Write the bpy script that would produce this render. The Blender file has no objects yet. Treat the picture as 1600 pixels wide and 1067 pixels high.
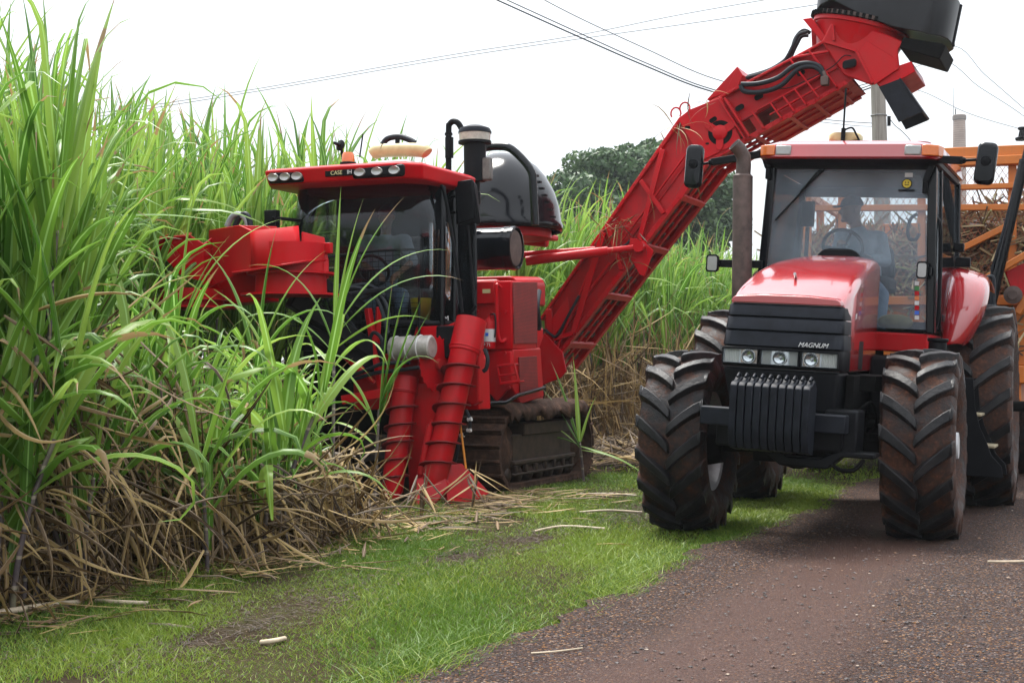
import bpy, bmesh, math, random
import numpy as np
from mathutils import Vector, Matrix
from math import sin, cos, pi, radians, atan2, sqrt, tan
random.seed(7)
rng = np.random.default_rng(11)
SC = bpy.context.scene
COL = SC.collection

# ---------------------------------------------------------------- camera geometry (photo is 1600 x 1067)
FPX, YH, CXP, CAMH = 2250.0, 574.0, 800.0, 1.33
TH = radians(23.3)                       # direction of the cane rows and of the road
SN, CS = sin(TH), cos(TH)
def uv2w(u, v, z=0.0):                   # u runs along the rows, v across them
    return Vector((u*SN + v*CS, u*CS - v*SN, z))

class Fr:
    """local frame of a machine: x forward, y to its left, z up"""
    def __init__(s, cx, cy, th):
        s.C = (cx, cy); s.th = th
        s.F = (-sin(th), -cos(th)); s.L = (cos(th), -sin(th))
    def rot(s): return atan2(s.F[1], s.F[0])
    def _loc(s, k, m, D):
        X = k*D - s.C[0]; Y = D - s.C[1]
        return Vector((X*s.F[0] + Y*s.F[1], X*s.L[0] + Y*s.L[1], CAMH + m*D))
    def on_x(s, px, py, x):
        k = (px-CXP)/FPX; m = -(py-YH)/FPX
        D = (x + s.C[0]*s.F[0] + s.C[1]*s.F[1])/(k*s.F[0] + s.F[1])
        return s._loc(k, m, D)
    def on_y(s, px, py, y):
        k = (px-CXP)/FPX; m = -(py-YH)/FPX
        D = (y + s.C[0]*s.L[0] + s.C[1]*s.L[1])/(k*s.L[0] + s.L[1])
        return s._loc(k, m, D)
    def w(s, p):
        return Vector((s.C[0]+p[0]*s.F[0]+p[1]*s.L[0], s.C[1]+p[0]*s.F[1]+p[1]*s.L[1], p[2]))
def at(px, py, D):
    return Vector(((px-CXP)/FPX*D, D, CAMH-(py-YH)/FPX*D))

# ---------------------------------------------------------------- objects
def tag(o, label=None, cat=None, group=None, kind=None):
    if label: o['label'] = label
    if cat: o['category'] = cat
    if group: o['group'] = group
    if kind: o['kind'] = kind
    return o
def empty(name, loc=(0,0,0), rz=0.0, parent=None):
    o = bpy.data.objects.new(name, None); COL.objects.link(o)
    o.location = loc; o.rotation_euler = (0,0,rz); o.empty_display_size = .2
    if parent: o.parent = parent
    return o
def fr_empty(name, fr, parent=None):
    return empty(name, (fr.C[0], fr.C[1], 0), fr.rot(), parent)
def children(o): return list(o.children)
def copy_tree(o, parent=None):
    kids = children(o)
    c = o.copy(); COL.objects.link(c)
    if parent: c.parent = parent
    for ch in kids: copy_tree(ch, c)
    return c

class MB:
    def __init__(s): s.v=[]; s.f=[]; s.m=[]
    def add(s, vs, fs, mi=0):
        b=len(s.v); s.v += [tuple(p) for p in vs]
        for f in fs: s.f.append(tuple(i+b for i in f)); s.m.append(mi)
        return s
    def hexa(s, p, mi=0):               # 4 bottom (ccw) then 4 top
        return s.add(p, [(3,2,1,0),(4,5,6,7),(0,1,5,4),(1,2,6,5),(2,3,7,6),(3,0,4,7)], mi)
    def box(s, x0,x1,y0,y1,z0,z1, mi=0):
        if x0>x1: x0,x1=x1,x0
        if y0>y1: y0,y1=y1,y0
        if z0>z1: z0,z1=z1,z0
        return s.hexa([(x0,y0,z0),(x1,y0,z0),(x1,y1,z0),(x0,y1,z0),(x0,y0,z1),(x1,y0,z1),(x1,y1,z1),(x0,y1,z1)], mi)
    def beam(s, a, b, w, h, up=(0,0,1), mi=0):
        a=Vector(a); b=Vector(b); d=(b-a).normalized(); up=Vector(up)
        r=d.cross(up)
        if r.length<1e-4: r=d.cross(Vector((1,0,0)))
        r.normalize(); n=r.cross(d).normalized()
        r=r*(w/2); n=n*(h/2)
        return s.hexa([a-r-n,b-r-n,b+r-n,a+r-n,a-r+n,b-r+n,b+r+n,a+r+n] , mi)
    def prism(s, poly, vec, mi=0):
        n=len(poly); vec=Vector(vec); P=[Vector(p) for p in poly]
        nn=Vector((0,0,0))
        for i in range(n):
            nn += (P[i]-P[0]).cross(P[(i+1)%n]-P[0])
        if nn.dot(vec)<0: P.reverse()
        Q=[p+vec for p in P]
        fs=[tuple(reversed(range(n))), tuple(range(n,2*n))]
        for i in range(n):
            j=(i+1)%n; fs.append((i,j,n+j,n+i))
        return s.add(P+Q, fs, mi)
    def tube(s, pts, r, n=12, mi=0, closed=False):
        P=[Vector(p) for p in pts]; m=len(P)
        R=r if isinstance(r,(list,tuple)) else [r]*m
        vs=[]; prev=None
        for i in range(m):
            if closed: d=(P[(i+1)%m]-P[i-1])
            else: d=(P[min(i+1,m-1)]-P[max(i-1,0)])
            d.normalize()
            if prev is None:
                a=Vector((0,0,1)) if abs(d.z)<.9 else Vector((1,0,0))
                a=(a-d*a.dot(d)).normalized()
            else:
                a=(prev-d*prev.dot(d))
                a = a.normalized() if a.length>1e-6 else d.orthogonal().normalized()
            prev=a; b=d.cross(a)
            for k in range(n):
                t=2*pi*k/n; vs.append(P[i]+a*(R[i]*cos(t))+b*(R[i]*sin(t)))
        fs=[]
        for i in range(m if closed else m-1):
            i2=(i+1)%m
            for k in range(n):
                k2=(k+1)%n; fs.append((i*n+k,i*n+k2,i2*n+k2,i2*n+k))
        if not closed:
            fs.append(tuple(reversed(range(n)))); fs.append(tuple(range((m-1)*n,m*n)))
        return s.add(vs,fs,mi)
    def cyl(s, a, b, r, r2=None, n=20, mi=0):
        return s.tube([a,b],[r,r if r2 is None else r2],n,mi)
    def lathe(s, prof, o, ax, n=32, mi=0, closed=False):   # prof: (radius, height along axis)
        o=Vector(o); ax=Vector(ax).normalized(); a=ax.orthogonal().normalized(); b=ax.cross(a)
        vs=[]; m=len(prof)
        for (r,h) in prof:
            for k in range(n):
                t=2*pi*k/n; vs.append(o+ax*h+a*(r*cos(t))+b*(r*sin(t)))
        fs=[]
        for i in range(m-1 if not closed else m):
            i2=(i+1)%m
            for k in range(n):
                k2=(k+1)%n; fs.append((i*n+k,i*n+k2,i2*n+k2,i2*n+k))
        if not closed:
            if prof[0][0]>1e-5: fs.append(tuple(reversed(range(n))))
            if prof[-1][0]>1e-5: fs.append(tuple(range((m-1)*n,m*n)))
        return s.add(vs,fs,mi)
    def grid(s, rows, mi=0, cu=False):
        n=len(rows[0]); vs=[p for r in rows for p in r]; fs=[]
        for i in range(len(rows)-1):
            for j in range(n if cu else n-1):
                j2=(j+1)%n; fs.append((i*n+j,i*n+j2,(i+1)*n+j2,(i+1)*n+j))
        return s.add(vs,fs,mi)
    def loft(s, rows, mi=0):             # closed sections, capped
        n=len(rows[0]); s.grid(rows,mi,True); b=len(s.v)-n*len(rows)
        s.f.append(tuple(b+i for i in reversed(range(n)))); s.m.append(mi)
        s.f.append(tuple(b+(len(rows)-1)*n+i for i in range(n))); s.m.append(mi)
        return s
    def ball(s, c, r, n=12, mi=0, sc=(1,1,1)):
        c=Vector(c); rows=[]
        for i in range(1,n):
            a=pi*i/n
            rows.append([c+Vector((r*sc[0]*sin(a)*cos(2*pi*k/(2*n)), r*sc[1]*sin(a)*sin(2*pi*k/(2*n)), -r*sc[2]*cos(a))) for k in range(2*n)])
        return s.loft(rows,mi)
    def build(s, name, mats, parent=None, bevel=0, seg=2, solid=0, smooth=40, offset=0):
        me=bpy.data.meshes.new(name)
        me.from_pydata(s.v,[],s.f)
        if not isinstance(mats,(list,tuple)): mats=[mats]
        for m in mats: me.materials.append(m)
        if len(mats)>1: me.polygons.foreach_set('material_index', s.m)
        me.update()
        bm=bmesh.new(); bm.from_mesh(me); bmesh.ops.recalc_face_normals(bm, faces=bm.faces); bm.to_mesh(me); bm.free()
        if smooth:
            me.polygons.foreach_set('use_smooth',[True]*len(me.polygons))
            me.set_sharp_from_angle(angle=radians(smooth))
        o=bpy.data.objects.new(name, me); COL.objects.link(o)
        if parent: o.parent=parent
        if solid:
            md=o.modifiers.new('thick','SOLIDIFY'); md.thickness=solid; md.offset=offset
        if bevel:
            md=o.modifiers.new('edge','BEVEL'); md.width=bevel; md.segments=seg; md.limit_method='ANGLE'; md.angle_limit=radians(35)
            md.harden_normals=False
        return o

def sect(x, hw, z0, z1, r=.1, n=5, crown=0.0):
    """rounded-top section in the plane x = const: bottom corners square, top corners rounded"""
    P=[(x,-hw,z0)]
    for i in range(n+1):
        a=pi-(pi/2)*i/n; P.append((x,-hw+r+r*cos(a), z1-r+r*sin(a)))
    if crown: 
        P.append((x,-hw*.4,z1+crown*.8)); P.append((x,hw*.4,z1+crown*.8))
    for i in range(n+1):
        a=pi/2-(pi/2)*i/n; P.append((x,hw-r+r*cos(a), z1-r+r*sin(a)))
    P.append((x,hw,z0))
    return P
def rrect(w,h,r,n=4):
    P=[]
    for cx,cy,a0 in ((w/2-r,h/2-r,0),(-w/2+r,h/2-r,pi/2),(-w/2+r,-h/2+r,pi),(w/2-r,-h/2+r,3*pi/2)):
        for i in range(n+1):
            a=a0+pi/2*i/n; P.append((cx+r*cos(a),cy+r*sin(a)))
    return P
def bez(p, n=12):                       # smooth curve through points (Catmull-Rom)
    P=[Vector(q) for q in p]; out=[]
    for i in range(len(P)-1):
        a=P[max(i-1,0)]; b=P[i]; c=P[i+1]; d=P[min(i+2,len(P)-1)]
        for k in range(n):
            t=k/n
            out.append(.5*((2*b)+(c-a)*t+(2*a-5*b+4*c-d)*t*t+(3*b-a-3*c+d)*t**3))
    out.append(P[-1]); return out
def text(name, body, size, mat, parent, loc, right, up, extrude=.002, shear=0.0, align='CENTER'):
    cu=bpy.data.curves.new(name,'FONT'); cu.body=body; cu.size=size; cu.extrude=extrude; cu.shear=shear
    cu.align_x=align; cu.align_y='CENTER'; cu.materials.append(mat)
    q=bpy.data.objects.new(name,cu); me=bpy.data.meshes.new_from_object(q); bpy.data.objects.remove(q)
    me.materials.clear(); me.materials.append(mat)
    o=bpy.data.objects.new(name,me); COL.objects.link(o); o.parent=parent
    r=Vector(right).normalized(); u=Vector(up); u=(u-r*u.dot(r)).normalized(); n=r.cross(u)
    M=Matrix(((r.x,u.x,n.x,loc[0]),(r.y,u.y,n.y,loc[1]),(r.z,u.z,n.z,loc[2]),(0,0,0,1)))
    o.matrix_local=M
    return o

# ---------------------------------------------------------------- materials
class NT:
    def __init__(s, name):
        s.m=bpy.data.materials.new(name); s.m.use_nodes=True; s.t=s.m.node_tree; s.t.nodes.clear()
        s.out=s.n('ShaderNodeOutputMaterial')
    def n(s, typ, **kw):
        nd=s.t.nodes.new(typ)
        for k,v in kw.items(): setattr(nd,k,v)
        return nd
    def l(s,a,b): s.t.links.new(a,b)
    def noise(s, scale, detail=5, rough=.6, coord='Object', vec=None, dist=0.0):
        if vec is None:
            tc=s.n('ShaderNodeTexCoord'); vec=tc.outputs[coord]
        nz=s.n('ShaderNodeTexNoise'); nz.inputs['Scale'].default_value=scale; nz.inputs['Detail'].default_value=detail
        nz.inputs['Roughness'].default_value=rough; nz.inputs['Distortion'].default_value=dist
        s.l(vec,nz.inputs['Vector']); return nz
    def ramp(s, fac, stops):
        r=s.n('ShaderNodeValToRGB'); el=r.color_ramp.elements
        while len(el)>1: el.remove(el[-1])
        el[0].position=stops[0][0]; el[0].color=c4(stops[0][1])
        for p,c in stops[1:]:
            e=el.new(p); e.color=c4(c)
        s.l(fac,r.inputs['Fac']); return r
    def mix(s, fac, a, b, mode='MIX'):
        m=s.n('ShaderNodeMix'); m.data_type='RGBA'; m.blend_type=mode
        for sock,val in ((m.inputs[0],fac),(m.inputs[6],a),(m.inputs[7],b)):
            if hasattr(val,'links'): s.l(val,sock)
            elif isinstance(val,(int,float)): sock.default_value=val
            else: sock.default_value=c4(val)
        return m.outputs[2]
    def math(s, op, a, b=None):
        m=s.n('ShaderNodeMath',operation=op)
        for i,val in enumerate((a,b)):
            if val is None: continue
            if hasattr(val,'links'): s.l(val,m.inputs[i])
            else: m.inputs[i].default_value=val
        return m.outputs[0]
    def bump(s, h, strength=.3, dist=.01):
        b=s.n('ShaderNodeBump'); b.inputs['Strength'].default_value=strength; b.inputs['Distance'].default_value=dist
        s.l(h,b.inputs['Height']); return b.outputs[0]
    def bsdf(s, color=None, rough=.5, metal=0, spec=.5, coat=0, normal=None):
        p=s.n('ShaderNodeBsdfPrincipled')
        if color is not None:
            if hasattr(color,'links'): s.l(color,p.inputs['Base Color'])
            else: p.inputs['Base Color'].default_value=c4(color)
        if hasattr(rough,'links'): s.l(rough,p.inputs['Roughness'])
        else: p.inputs['Roughness'].default_value=rough
        p.inputs['Metallic'].default_value=metal; p.inputs['Specular IOR Level'].default_value=spec
        p.inputs['Coat Weight'].default_value=coat; p.inputs['Coat IOR'].default_value=1.7; p.inputs['Coat Roughness'].default_value=.08
        if normal is not None: s.l(normal,p.inputs['Normal'])
        return p
    def done(s, sh):
        s.l(sh.outputs[0] if hasattr(sh,'outputs') else sh, s.out.inputs['Surface']); return s.m
def c4(c): return (c[0],c[1],c[2],1.0) if len(c)==3 else tuple(c)

def m_paint(name, col, dirt=(.12,.07,.05), amount=.35, rough=.32, coat=.35, scale=2.2, spec=.5):
    t=NT(name); a=t.noise(scale,6,.65); r=t.ramp(a.outputs['Fac'],[(.45,(0,0,0)),(.75,(1,1,1))])
    b=t.noise(38,3,.6); r2=t.ramp(b.outputs['Fac'],[(.55,(0,0,0)),(.72,(1,1,1))])
    f=t.math('MULTIPLY', r.outputs[0], amount); f2=t.math('MULTIPLY', r2.outputs[0], amount*.55)
    tcs=t.n('ShaderNodeTexCoord'); mps=t.n('ShaderNodeMapping'); mps.inputs['Scale'].default_value=(16,16,1.1); t.l(tcs.outputs['Object'],mps.inputs['Vector'])
    sk=t.noise(1.0,5,.65,vec=mps.outputs[0]); r3=t.ramp(sk.outputs['Fac'],[(.52,(0,0,0)),(.78,(1,1,1))])
    f3=t.math('MULTIPLY', t.math('MULTIPLY', r3.outputs[0], a.outputs['Fac']), amount*1.7)
    f=t.math('MAXIMUM', t.math('MAXIMUM', f, f2), f3)
    var=t.noise(.9,2,.5); cv=t.ramp(var.outputs['Fac'],[(.3,[c*.78 for c in col]),(.7,[min(1,c*1.12) for c in col])])
    c=t.mix(f, cv.outputs[0], dirt)
    ro=t.math('ADD', t.math('MULTIPLY', f, .5), rough)
    nb=t.noise(3.0,2,.5)
    return t.done(t.bsdf(c, ro, coat=coat, spec=spec, normal=t.bump(nb.outputs['Fac'],.12,.02)))
def m_plain(name, col, rough=.5, metal=0, spec=.5, coat=0, var=.25, scale=12, bump=0.0):
    t=NT(name); a=t.noise(scale,5,.65)
    r=t.ramp(a.outputs['Fac'],[(.3,[c*(1-var) for c in col]),(.7,[min(1,c*(1+var)) for c in col])])
    nrm=t.bump(a.outputs['Fac'],bump,.01) if bump else None
    return t.done(t.bsdf(r.outputs[0], rough, metal, spec, coat, nrm))
M={}
M['red']=m_paint('red_paint',(.47,.0012,.007),amount=.28,spec=.15,coat=.03)
M['red_tr']=m_paint('red_hood_paint',(.36,.0015,.006),amount=.12,rough=.22,coat=1.0)
M['red_worn_shade']=m_paint('worn_and_shade_red_paint',(.45,.0015,.007),dirt=(.07,.033,.024),amount=.5,rough=.38,coat=.05,scale=4,spec=.2)  # wear and dirt; on the elevator side plates also painted recess shade
M['orange']=m_paint('orange_paint',(.56,.155,.013),amount=.28,rough=.45,coat=.05)
M['black']=m_plain('black_plastic',(.007,.0075,.009),.42,var=.35,scale=6,spec=.09)
M['blackgrey']=m_plain('dusty_black_plastic',(.010,.012,.017),.45,var=.4,scale=9,spec=.14)
M['gloss']=m_plain('gloss_black_paint',(.004,.005,.007),.15,spec=.26,coat=.0,var=.2,scale=2)
M['dark']=m_plain('dark_iron',(.004,.004,.004),.7,var=.5,scale=14,spec=.08)
M['steel']=m_plain('steel',(.32,.32,.32),.4,metal=.7,var=.3)
M['silver']=m_plain('silver_paint',(.55,.56,.57),.4,metal=.2,var=.2)
M['rust']=m_plain('rusty_exhaust',(.075,.05,.042),.6,metal=.2,var=.5,scale=9,bump=.2)
M['cream']=m_plain('cream_plastic',(.50,.41,.20),.5,var=.12)
M['amber']=m_plain('amber_lens',(.60,.13,.005),.2,coat=.5,var=.1)
M['lens']=m_plain('lamp_lens',(.26,.26,.25),.08,coat=1.0,var=.14,scale=6)
M['reflector']=m_plain('chrome_reflector',(.40,.40,.39),.10,metal=.9,var=.12,scale=8)
M['flute']=m_plain('fluted_clear_lens',(.55,.54,.50),.12,coat=.8,var=.1)
M['tintrefl']=m_plain('tinted_reflector',(.33,.26,.21),.2,metal=.7,var=.15)
M['trackdk']=m_plain('muddy_track_steel',(.034,.021,.015),.5,var=.65,scale=9,spec=.3)
M['flight']=m_paint('grimy_flight_paint',(.20,.004,.007),dirt=(.05,.035,.03),amount=.8,rough=.42,coat=0,scale=9,spec=.3)
M['bowl']=m_plain('lamp_bowl',(.55,.55,.55),.16,metal=1.0,var=.1)
M['white']=m_plain('white_paint',(.55,.55,.54),.5,var=.06)
M['yellowtxt']=m_plain('pale_yellow_lettering',(.55,.5,.25),.5,var=.05)
M['yellow']=m_plain('yellow_plastic',(.6,.45,.02),.5,var=.1)
M['blue']=m_plain('blue_sticker',(.03,.12,.55),.5,var=.05)
M['greenst']=m_plain('green_sticker',(.03,.2,.05),.5,var=.05)
M['denim']=m_plain('denim',(.10,.14,.20),.9,var=.2,scale=30)
M['shirt']=m_plain('grey_shirt',(.15,.18,.21),.9,var=.15,scale=18)
M['skin']=m_plain('skin',(.16,.075,.045),.55,var=.1)
M['cap']=m_plain('dark_cap',(.02,.025,.04),.9,var=.2)
M['seat']=m_plain('seat_cloth',(.015,.016,.018),.9,var=.2)
M['wire']=m_plain('grey_cable',(.26,.28,.30),.7,var=.1)
M['hose']=m_plain('rubber_hose',(.012,.015,.020),.5,var=.3,scale=30,spec=.25)
M['yelband']=m_plain('orange_pole',(.7,.25,.02),.5,var=.1)

def m_rubber(name, mud=.5, r_top=.745, lug=.056):
    """worn rubber with soil packed between the lugs (by distance from the axle) and splashed in patches"""
    t=NT(name); tc=t.n('ShaderNodeTexCoord'); sep=t.n('ShaderNodeSeparateXYZ'); t.l(tc.outputs['Object'],sep.inputs[0])
    rad=t.math('SQRT', t.math('ADD', t.math('MULTIPLY',sep.outputs[0],sep.outputs[0]), t.math('MULTIPLY',sep.outputs[2],sep.outputs[2])))
    mr=t.n('ShaderNodeMapRange'); mr.inputs['From Min'].default_value=r_top-lug*.25; mr.inputs['From Max'].default_value=r_top-lug*1.0; t.l(rad,mr.inputs['Value'])
    a=t.noise(4.2,7,.7); b=t.noise(30,4,.7); big=t.noise(2.0,3,.5)
    m=t.math('ADD', t.math('MULTIPLY', mr.outputs[0], .30+.25*mud), t.math('ADD', t.math('MULTIPLY', a.outputs['Fac'], 1.0), t.math('MULTIPLY', b.outputs['Fac'], .25)))
    r=t.ramp(t.math('SUBTRACT', m, .62-.22*mud+.245), [(.28,(0,0,0)),(.52,(1,1,1))])
    k=t.noise(7,4,.6); rk=t.ramp(k.outputs['Fac'],[(.3,(.005,.0055,.0065)),(.7,(.022,.021,.022))])
    md=t.ramp(b.outputs['Fac'],[(.3,(.030,.013,.008)),(.55,(.070,.029,.017)),(.75,(.14,.060,.036))])
    c=t.mix(r.outputs[0], rk.outputs[0], md.outputs[0])
    ro=t.math('ADD', t.math('MULTIPLY', r.outputs[0], .45), .36)
    h=t.math('ADD', b.outputs['Fac'], t.math('MULTIPLY', r.outputs[0], .8))
    return t.done(t.bsdf(c, ro, spec=.2, normal=t.bump(h,.45,.014)))
M['rubber']=m_rubber('dusty_tyre_rubber',.62)
M['rubbermud']=m_rubber('muddy_front_tyre',.75)
M['rubberrear']=m_rubber('muddy_rear_tyre',.75,.975,.066)
def m_mud():
    t=NT('caked_mud'); a=t.noise(8,7,.7)
    r=t.ramp(a.outputs['Fac'],[(.3,(.022,.013,.009)),(.5,(.055,.030,.020)),(.72,(.13,.068,.043))])
    return t.done(t.bsdf(r.outputs[0], .85, spec=.2, normal=t.bump(a.outputs['Fac'],.9,.04)))
M['mud']=m_mud()
def m_perf():
    t=NT('perforated_red_sheet'); tc=t.n('ShaderNodeTexCoord')
    sep=t.n('ShaderNodeSeparateXYZ'); t.l(tc.outputs['Object'],sep.inputs[0])
    sx=t.math('SINE', t.math('MULTIPLY', sep.outputs[0], 2*pi/.03)); sz=t.math('SINE', t.math('MULTIPLY', sep.outputs[2], 2*pi/.03))
    p=t.math('MULTIPLY', sx, sz); f=t.math('GREATER_THAN', t.math('ABSOLUTE',p), .35)
    a=t.noise(5,5,.6); cv=t.ramp(a.outputs['Fac'],[(.3,(.22,.010,.012)),(.7,(.38,.02,.02))])
    c=t.mix(f, cv.outputs[0], (.05,.006,.006))
    return t.done(t.bsdf(c,.5))
M['perf']=m_perf()
def m_glass(name, tint, gloss, film, filmcol, rough=.02):
    t=NT(name); tr=t.n('ShaderNodeBsdfTransparent'); tr.inputs['Color'].default_value=c4(tint)
    gl=t.n('ShaderNodeBsdfGlossy'); gl.inputs['Roughness'].default_value=rough; gl.inputs['Color'].default_value=(.9,.95,1,1)
    df=t.n('ShaderNodeBsdfDiffuse'); df.inputs['Color'].default_value=c4(filmcol)
    fr=t.n('ShaderNodeLayerWeight'); fr.inputs['Blend'].default_value=gloss
    a=t.noise(1.6,5,.6); ra=t.ramp(a.outputs['Fac'],[(.35,(film*.6,)*3),(.7,(film*1.4,)*3)])
    m1=t.n('ShaderNodeMixShader'); t.l(ra.outputs[0],m1.inputs[0]); t.l(tr.outputs[0],m1.inputs[1]); t.l(df.outputs[0],m1.inputs[2])
    m2=t.n('ShaderNodeMixShader'); t.l(fr.outputs['Fresnel'],m2.inputs[0]); t.l(m1.outputs[0],m2.inputs[1]); t.l(gl.outputs[0],m2.inputs[2])
    return t.done(m2)
M['glass']=m_glass('painted_veil_windscreen',(.93,.96,.97),.10,.19,(.46,.54,.62))  # blue-grey diffuse film paints the sky's reflected veil onto the glass
M['glassclear']=m_glass('clear_cab_glass',(.94,.96,.97),.10,.02,(.45,.5,.55))
M['glassdark']=m_glass('smoked_glass',(.80,.83,.84),.24,.016,(.2,.22,.25))

def m_leaf(name, lo, mid, hi, trans=.38, dry=None, rough=.34):
    t=NT(name); at_=t.n('ShaderNodeAttribute'); at_.attribute_name='rnd'
    oi=t.n('ShaderNodeObjectInfo')
    f=t.math('FRACT', t.math('ADD', at_.outputs['Fac'], t.math('MULTIPLY', oi.outputs['Random'], .73)))
    r=t.ramp(f,[(0,lo),(.5,mid),(1,hi)])
    uv=t.n('ShaderNodeUVMap'); uv.uv_map='UVMap'; sep=t.n('ShaderNodeSeparateXYZ'); t.l(uv.outputs[0],sep.inputs[0])
    d=t.math('ABSOLUTE', t.math('SUBTRACT', sep.outputs[0], .5))
    rib=t.math('LESS_THAN', d, .075)
    c=t.mix(t.math('MULTIPLY',rib,.7), r.outputs[0], [min(1,x*1.7+.16) for x in mid])
    if dry:
        nz=t.noise(5,4,.6); e=t.math('ADD', sep.outputs[1], t.math('MULTIPLY', t.math('SUBTRACT', nz.outputs['Fac'], .5), .9))
        e2=t.math('ADD', e, t.math('MULTIPLY', t.math('SUBTRACT', at_.outputs['Fac'], .5), .35))
        k=t.ramp(e2,[(.98,(0,0,0)),(1.2,(1,1,1))])
        c=t.mix(k.outputs[0], c, dry)
    b=t.bsdf(c, rough, spec=.42)
    tl=t.n('ShaderNodeBsdfTranslucent'); t.l(c,tl.inputs['Color'])
    mx=t.n('ShaderNodeMixShader'); mx.inputs[0].default_value=trans
    t.l(b.outputs[0],mx.inputs[1]); t.l(tl.outputs[0],mx.inputs[2])
    return t.done(mx)
M['leaf']=m_leaf('cane_leaf',(.062,.165,.018),(.150,.295,.034),(.29,.43,.075),.48,(.30,.20,.09))
M['dryleaf']=m_leaf('dry_cane_leaf',(.036,.020,.008),(.14,.082,.028),(.44,.31,.12),.2,None,.6)
M['grass']=m_leaf('grass_blade',(.065,.145,.011),(.130,.225,.018),(.24,.31,.038),.35,None,.5)
M['treeleaf']=m_leaf('tree_leaf',(.034,.075,.026),(.058,.118,.040),(.09,.15,.055),.25,None,.5)
def m_stalk():
    t=NT('cane_stalk'); tc=t.n('ShaderNodeTexCoord'); sep=t.n('ShaderNodeSeparateXYZ'); t.l(tc.outputs['Object'],sep.inputs[0])
    w=t.math('FRACT', t.math('MULTIPLY', sep.outputs[2], 7.0)); band=t.math('LESS_THAN', w, .12)
    a=t.noise(6,4,.6); r=t.ramp(a.outputs['Fac'],[(.3,(.045,.034,.045)),(.5,(.11,.085,.085)),(.7,(.16,.15,.08))])
    c=t.mix(t.math('MULTIPLY',band,.7), r.outputs[0], (.35,.30,.22))
    return t.done(t.bsdf(c,.5))
M['stalk']=m_stalk()
def m_billet():
    t=NT('cut_cane'); at_=t.n('ShaderNodeAttribute'); at_.attribute_name='rnd'
    r=t.ramp(at_.outputs['Fac'],[(0,(.05,.025,.018)),(.3,(.14,.085,.045)),(.6,(.28,.20,.10)),(.85,(.40,.32,.18)),(1,(.16,.17,.04))])
    return t.done(t.bsdf(r.outputs[0],.7))
M['billet']=m_billet()

# ---------------------------------------------------------------- ribbons (leaves, blades)
class RB:
    """collects leaf strips; every strip has UVs and one random value"""
    def __init__(s): s.v=[]; s.f=[]; s.uv=[]; s.r=[]; s.mi=[]
    def strip(s, p0, az, e0, curve, L, W, rnd, nseg=8, twist=0., fold=.22, kink=None, pw=1.6, azd=0., w0=.45, mi=0, tip=0.):
        p=Vector(p0); b=len(s.v); ds=L/nseg
        for i in range(nseg+1):
            t=i/nseg; e=e0-curve*t**pw-tip*max(0,t-.62)/.38
            if kink and t>kink[0]: e-=kink[1]
            a=az+azd*t
            d=Vector((cos(e)*cos(a),cos(e)*sin(a),sin(e)))
            side=Vector((-sin(a),cos(a),0)); n=side.cross(d)
            tw=twist*t; sd=side*cos(tw)+n*sin(tw); nn=n*cos(tw)-side*sin(tw)
            w=W*.5*min(1,w0+(1-w0)*t/.25)*max(.015,(1-t**1.9))
            s.v += [p-sd*w+nn*(w*fold*2), p.copy(), p+sd*w+nn*(w*fold*2)]
            s.uv += [(0,t),(.5,t),(1,t)]; s.r += [rnd]*3
            p=p+d*ds
        for i in range(nseg):
            k=b+i*3
            s.f += [(k,k+1,k+4,k+3),(k+1,k+2,k+5,k+4)]; s.mi += [mi,mi]
        return s
    def arrays(s):
        return (np.array([tuple(q) for q in s.v],dtype=np.float32), np.array(s.f,dtype=np.int32), np.array(s.uv,dtype=np.float32), np.array(s.r,dtype=np.float32))
def np_mesh(name, V, Fq, UV, R, mats, mi=None):
    """mesh of quads (or tris given as 4th index -1 not used) from arrays"""
    me=bpy.data.meshes.new(name); nv=len(V); nf=len(Fq); k=Fq.shape[1]
    me.vertices.add(nv); me.vertices.foreach_set('co',V.astype(np.float32).ravel())
    me.loops.add(nf*k); me.loops.foreach_set('vertex_index',Fq.astype(np.int32).ravel())
    me.polygons.add(nf); me.polygons.foreach_set('loop_start',np.arange(0,nf*k,k,dtype=np.int32))
    if UV is not None:
        l=me.uv_layers.new(name='UVMap'); l.data.foreach_set('uv',UV[Fq.ravel()].astype(np.float32).ravel())
    if R is not None:
        a=me.attributes.new('rnd','FLOAT','POINT'); a.data.foreach_set('value',R.astype(np.float32))
    for m in mats: me.materials.append(m)
    if mi is not None: me.polygons.foreach_set('material_index',np.asarray(mi,dtype=np.int32))
    me.polygons.foreach_set('use_smooth',np.ones(nf,dtype=bool))
    me.update(calc_edges=True); me.validate()
    return me
def link_mesh(name, me, parent=None, loc=(0,0,0)):
    o=bpy.data.objects.new(name,me); COL.objects.link(o); o.location=loc
    if parent: o.parent=parent
    return o
# ================================================================ light, sky, camera
W=bpy.data.worlds.new("World"); SC.world=W; W.use_nodes=True
wt=W.node_tree; wt.nodes.clear()
SUN_EL, SUN_AZ = radians(66), radians(-20)           # azimuth measured from +Y (view direction) towards +X
sky=wt.nodes.new('ShaderNodeTexSky'); sky.sky_type='NISHITA'; sky.sun_disc=False
sky.sun_elevation=SUN_EL; sky.sun_rotation=SUN_AZ
tc=wt.nodes.new('ShaderNodeTexCoord'); sp=wt.nodes.new('ShaderNodeSeparateXYZ'); wt.links.new(tc.outputs['Generated'],sp.inputs[0])
rp=wt.nodes.new('ShaderNodeValToRGB'); e=rp.color_ramp.elements
e[0].position=.0; e[0].color=(.292,.304,.312,1); e[1].position=.8; e[1].color=(.72,.74,.78,1)
wt.links.new(sp.outputs[2],rp.inputs[0])
nz=wt.nodes.new('ShaderNodeTexNoise'); nz.inputs['Scale'].default_value=2.2; nz.inputs['Detail'].default_value=5
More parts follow.
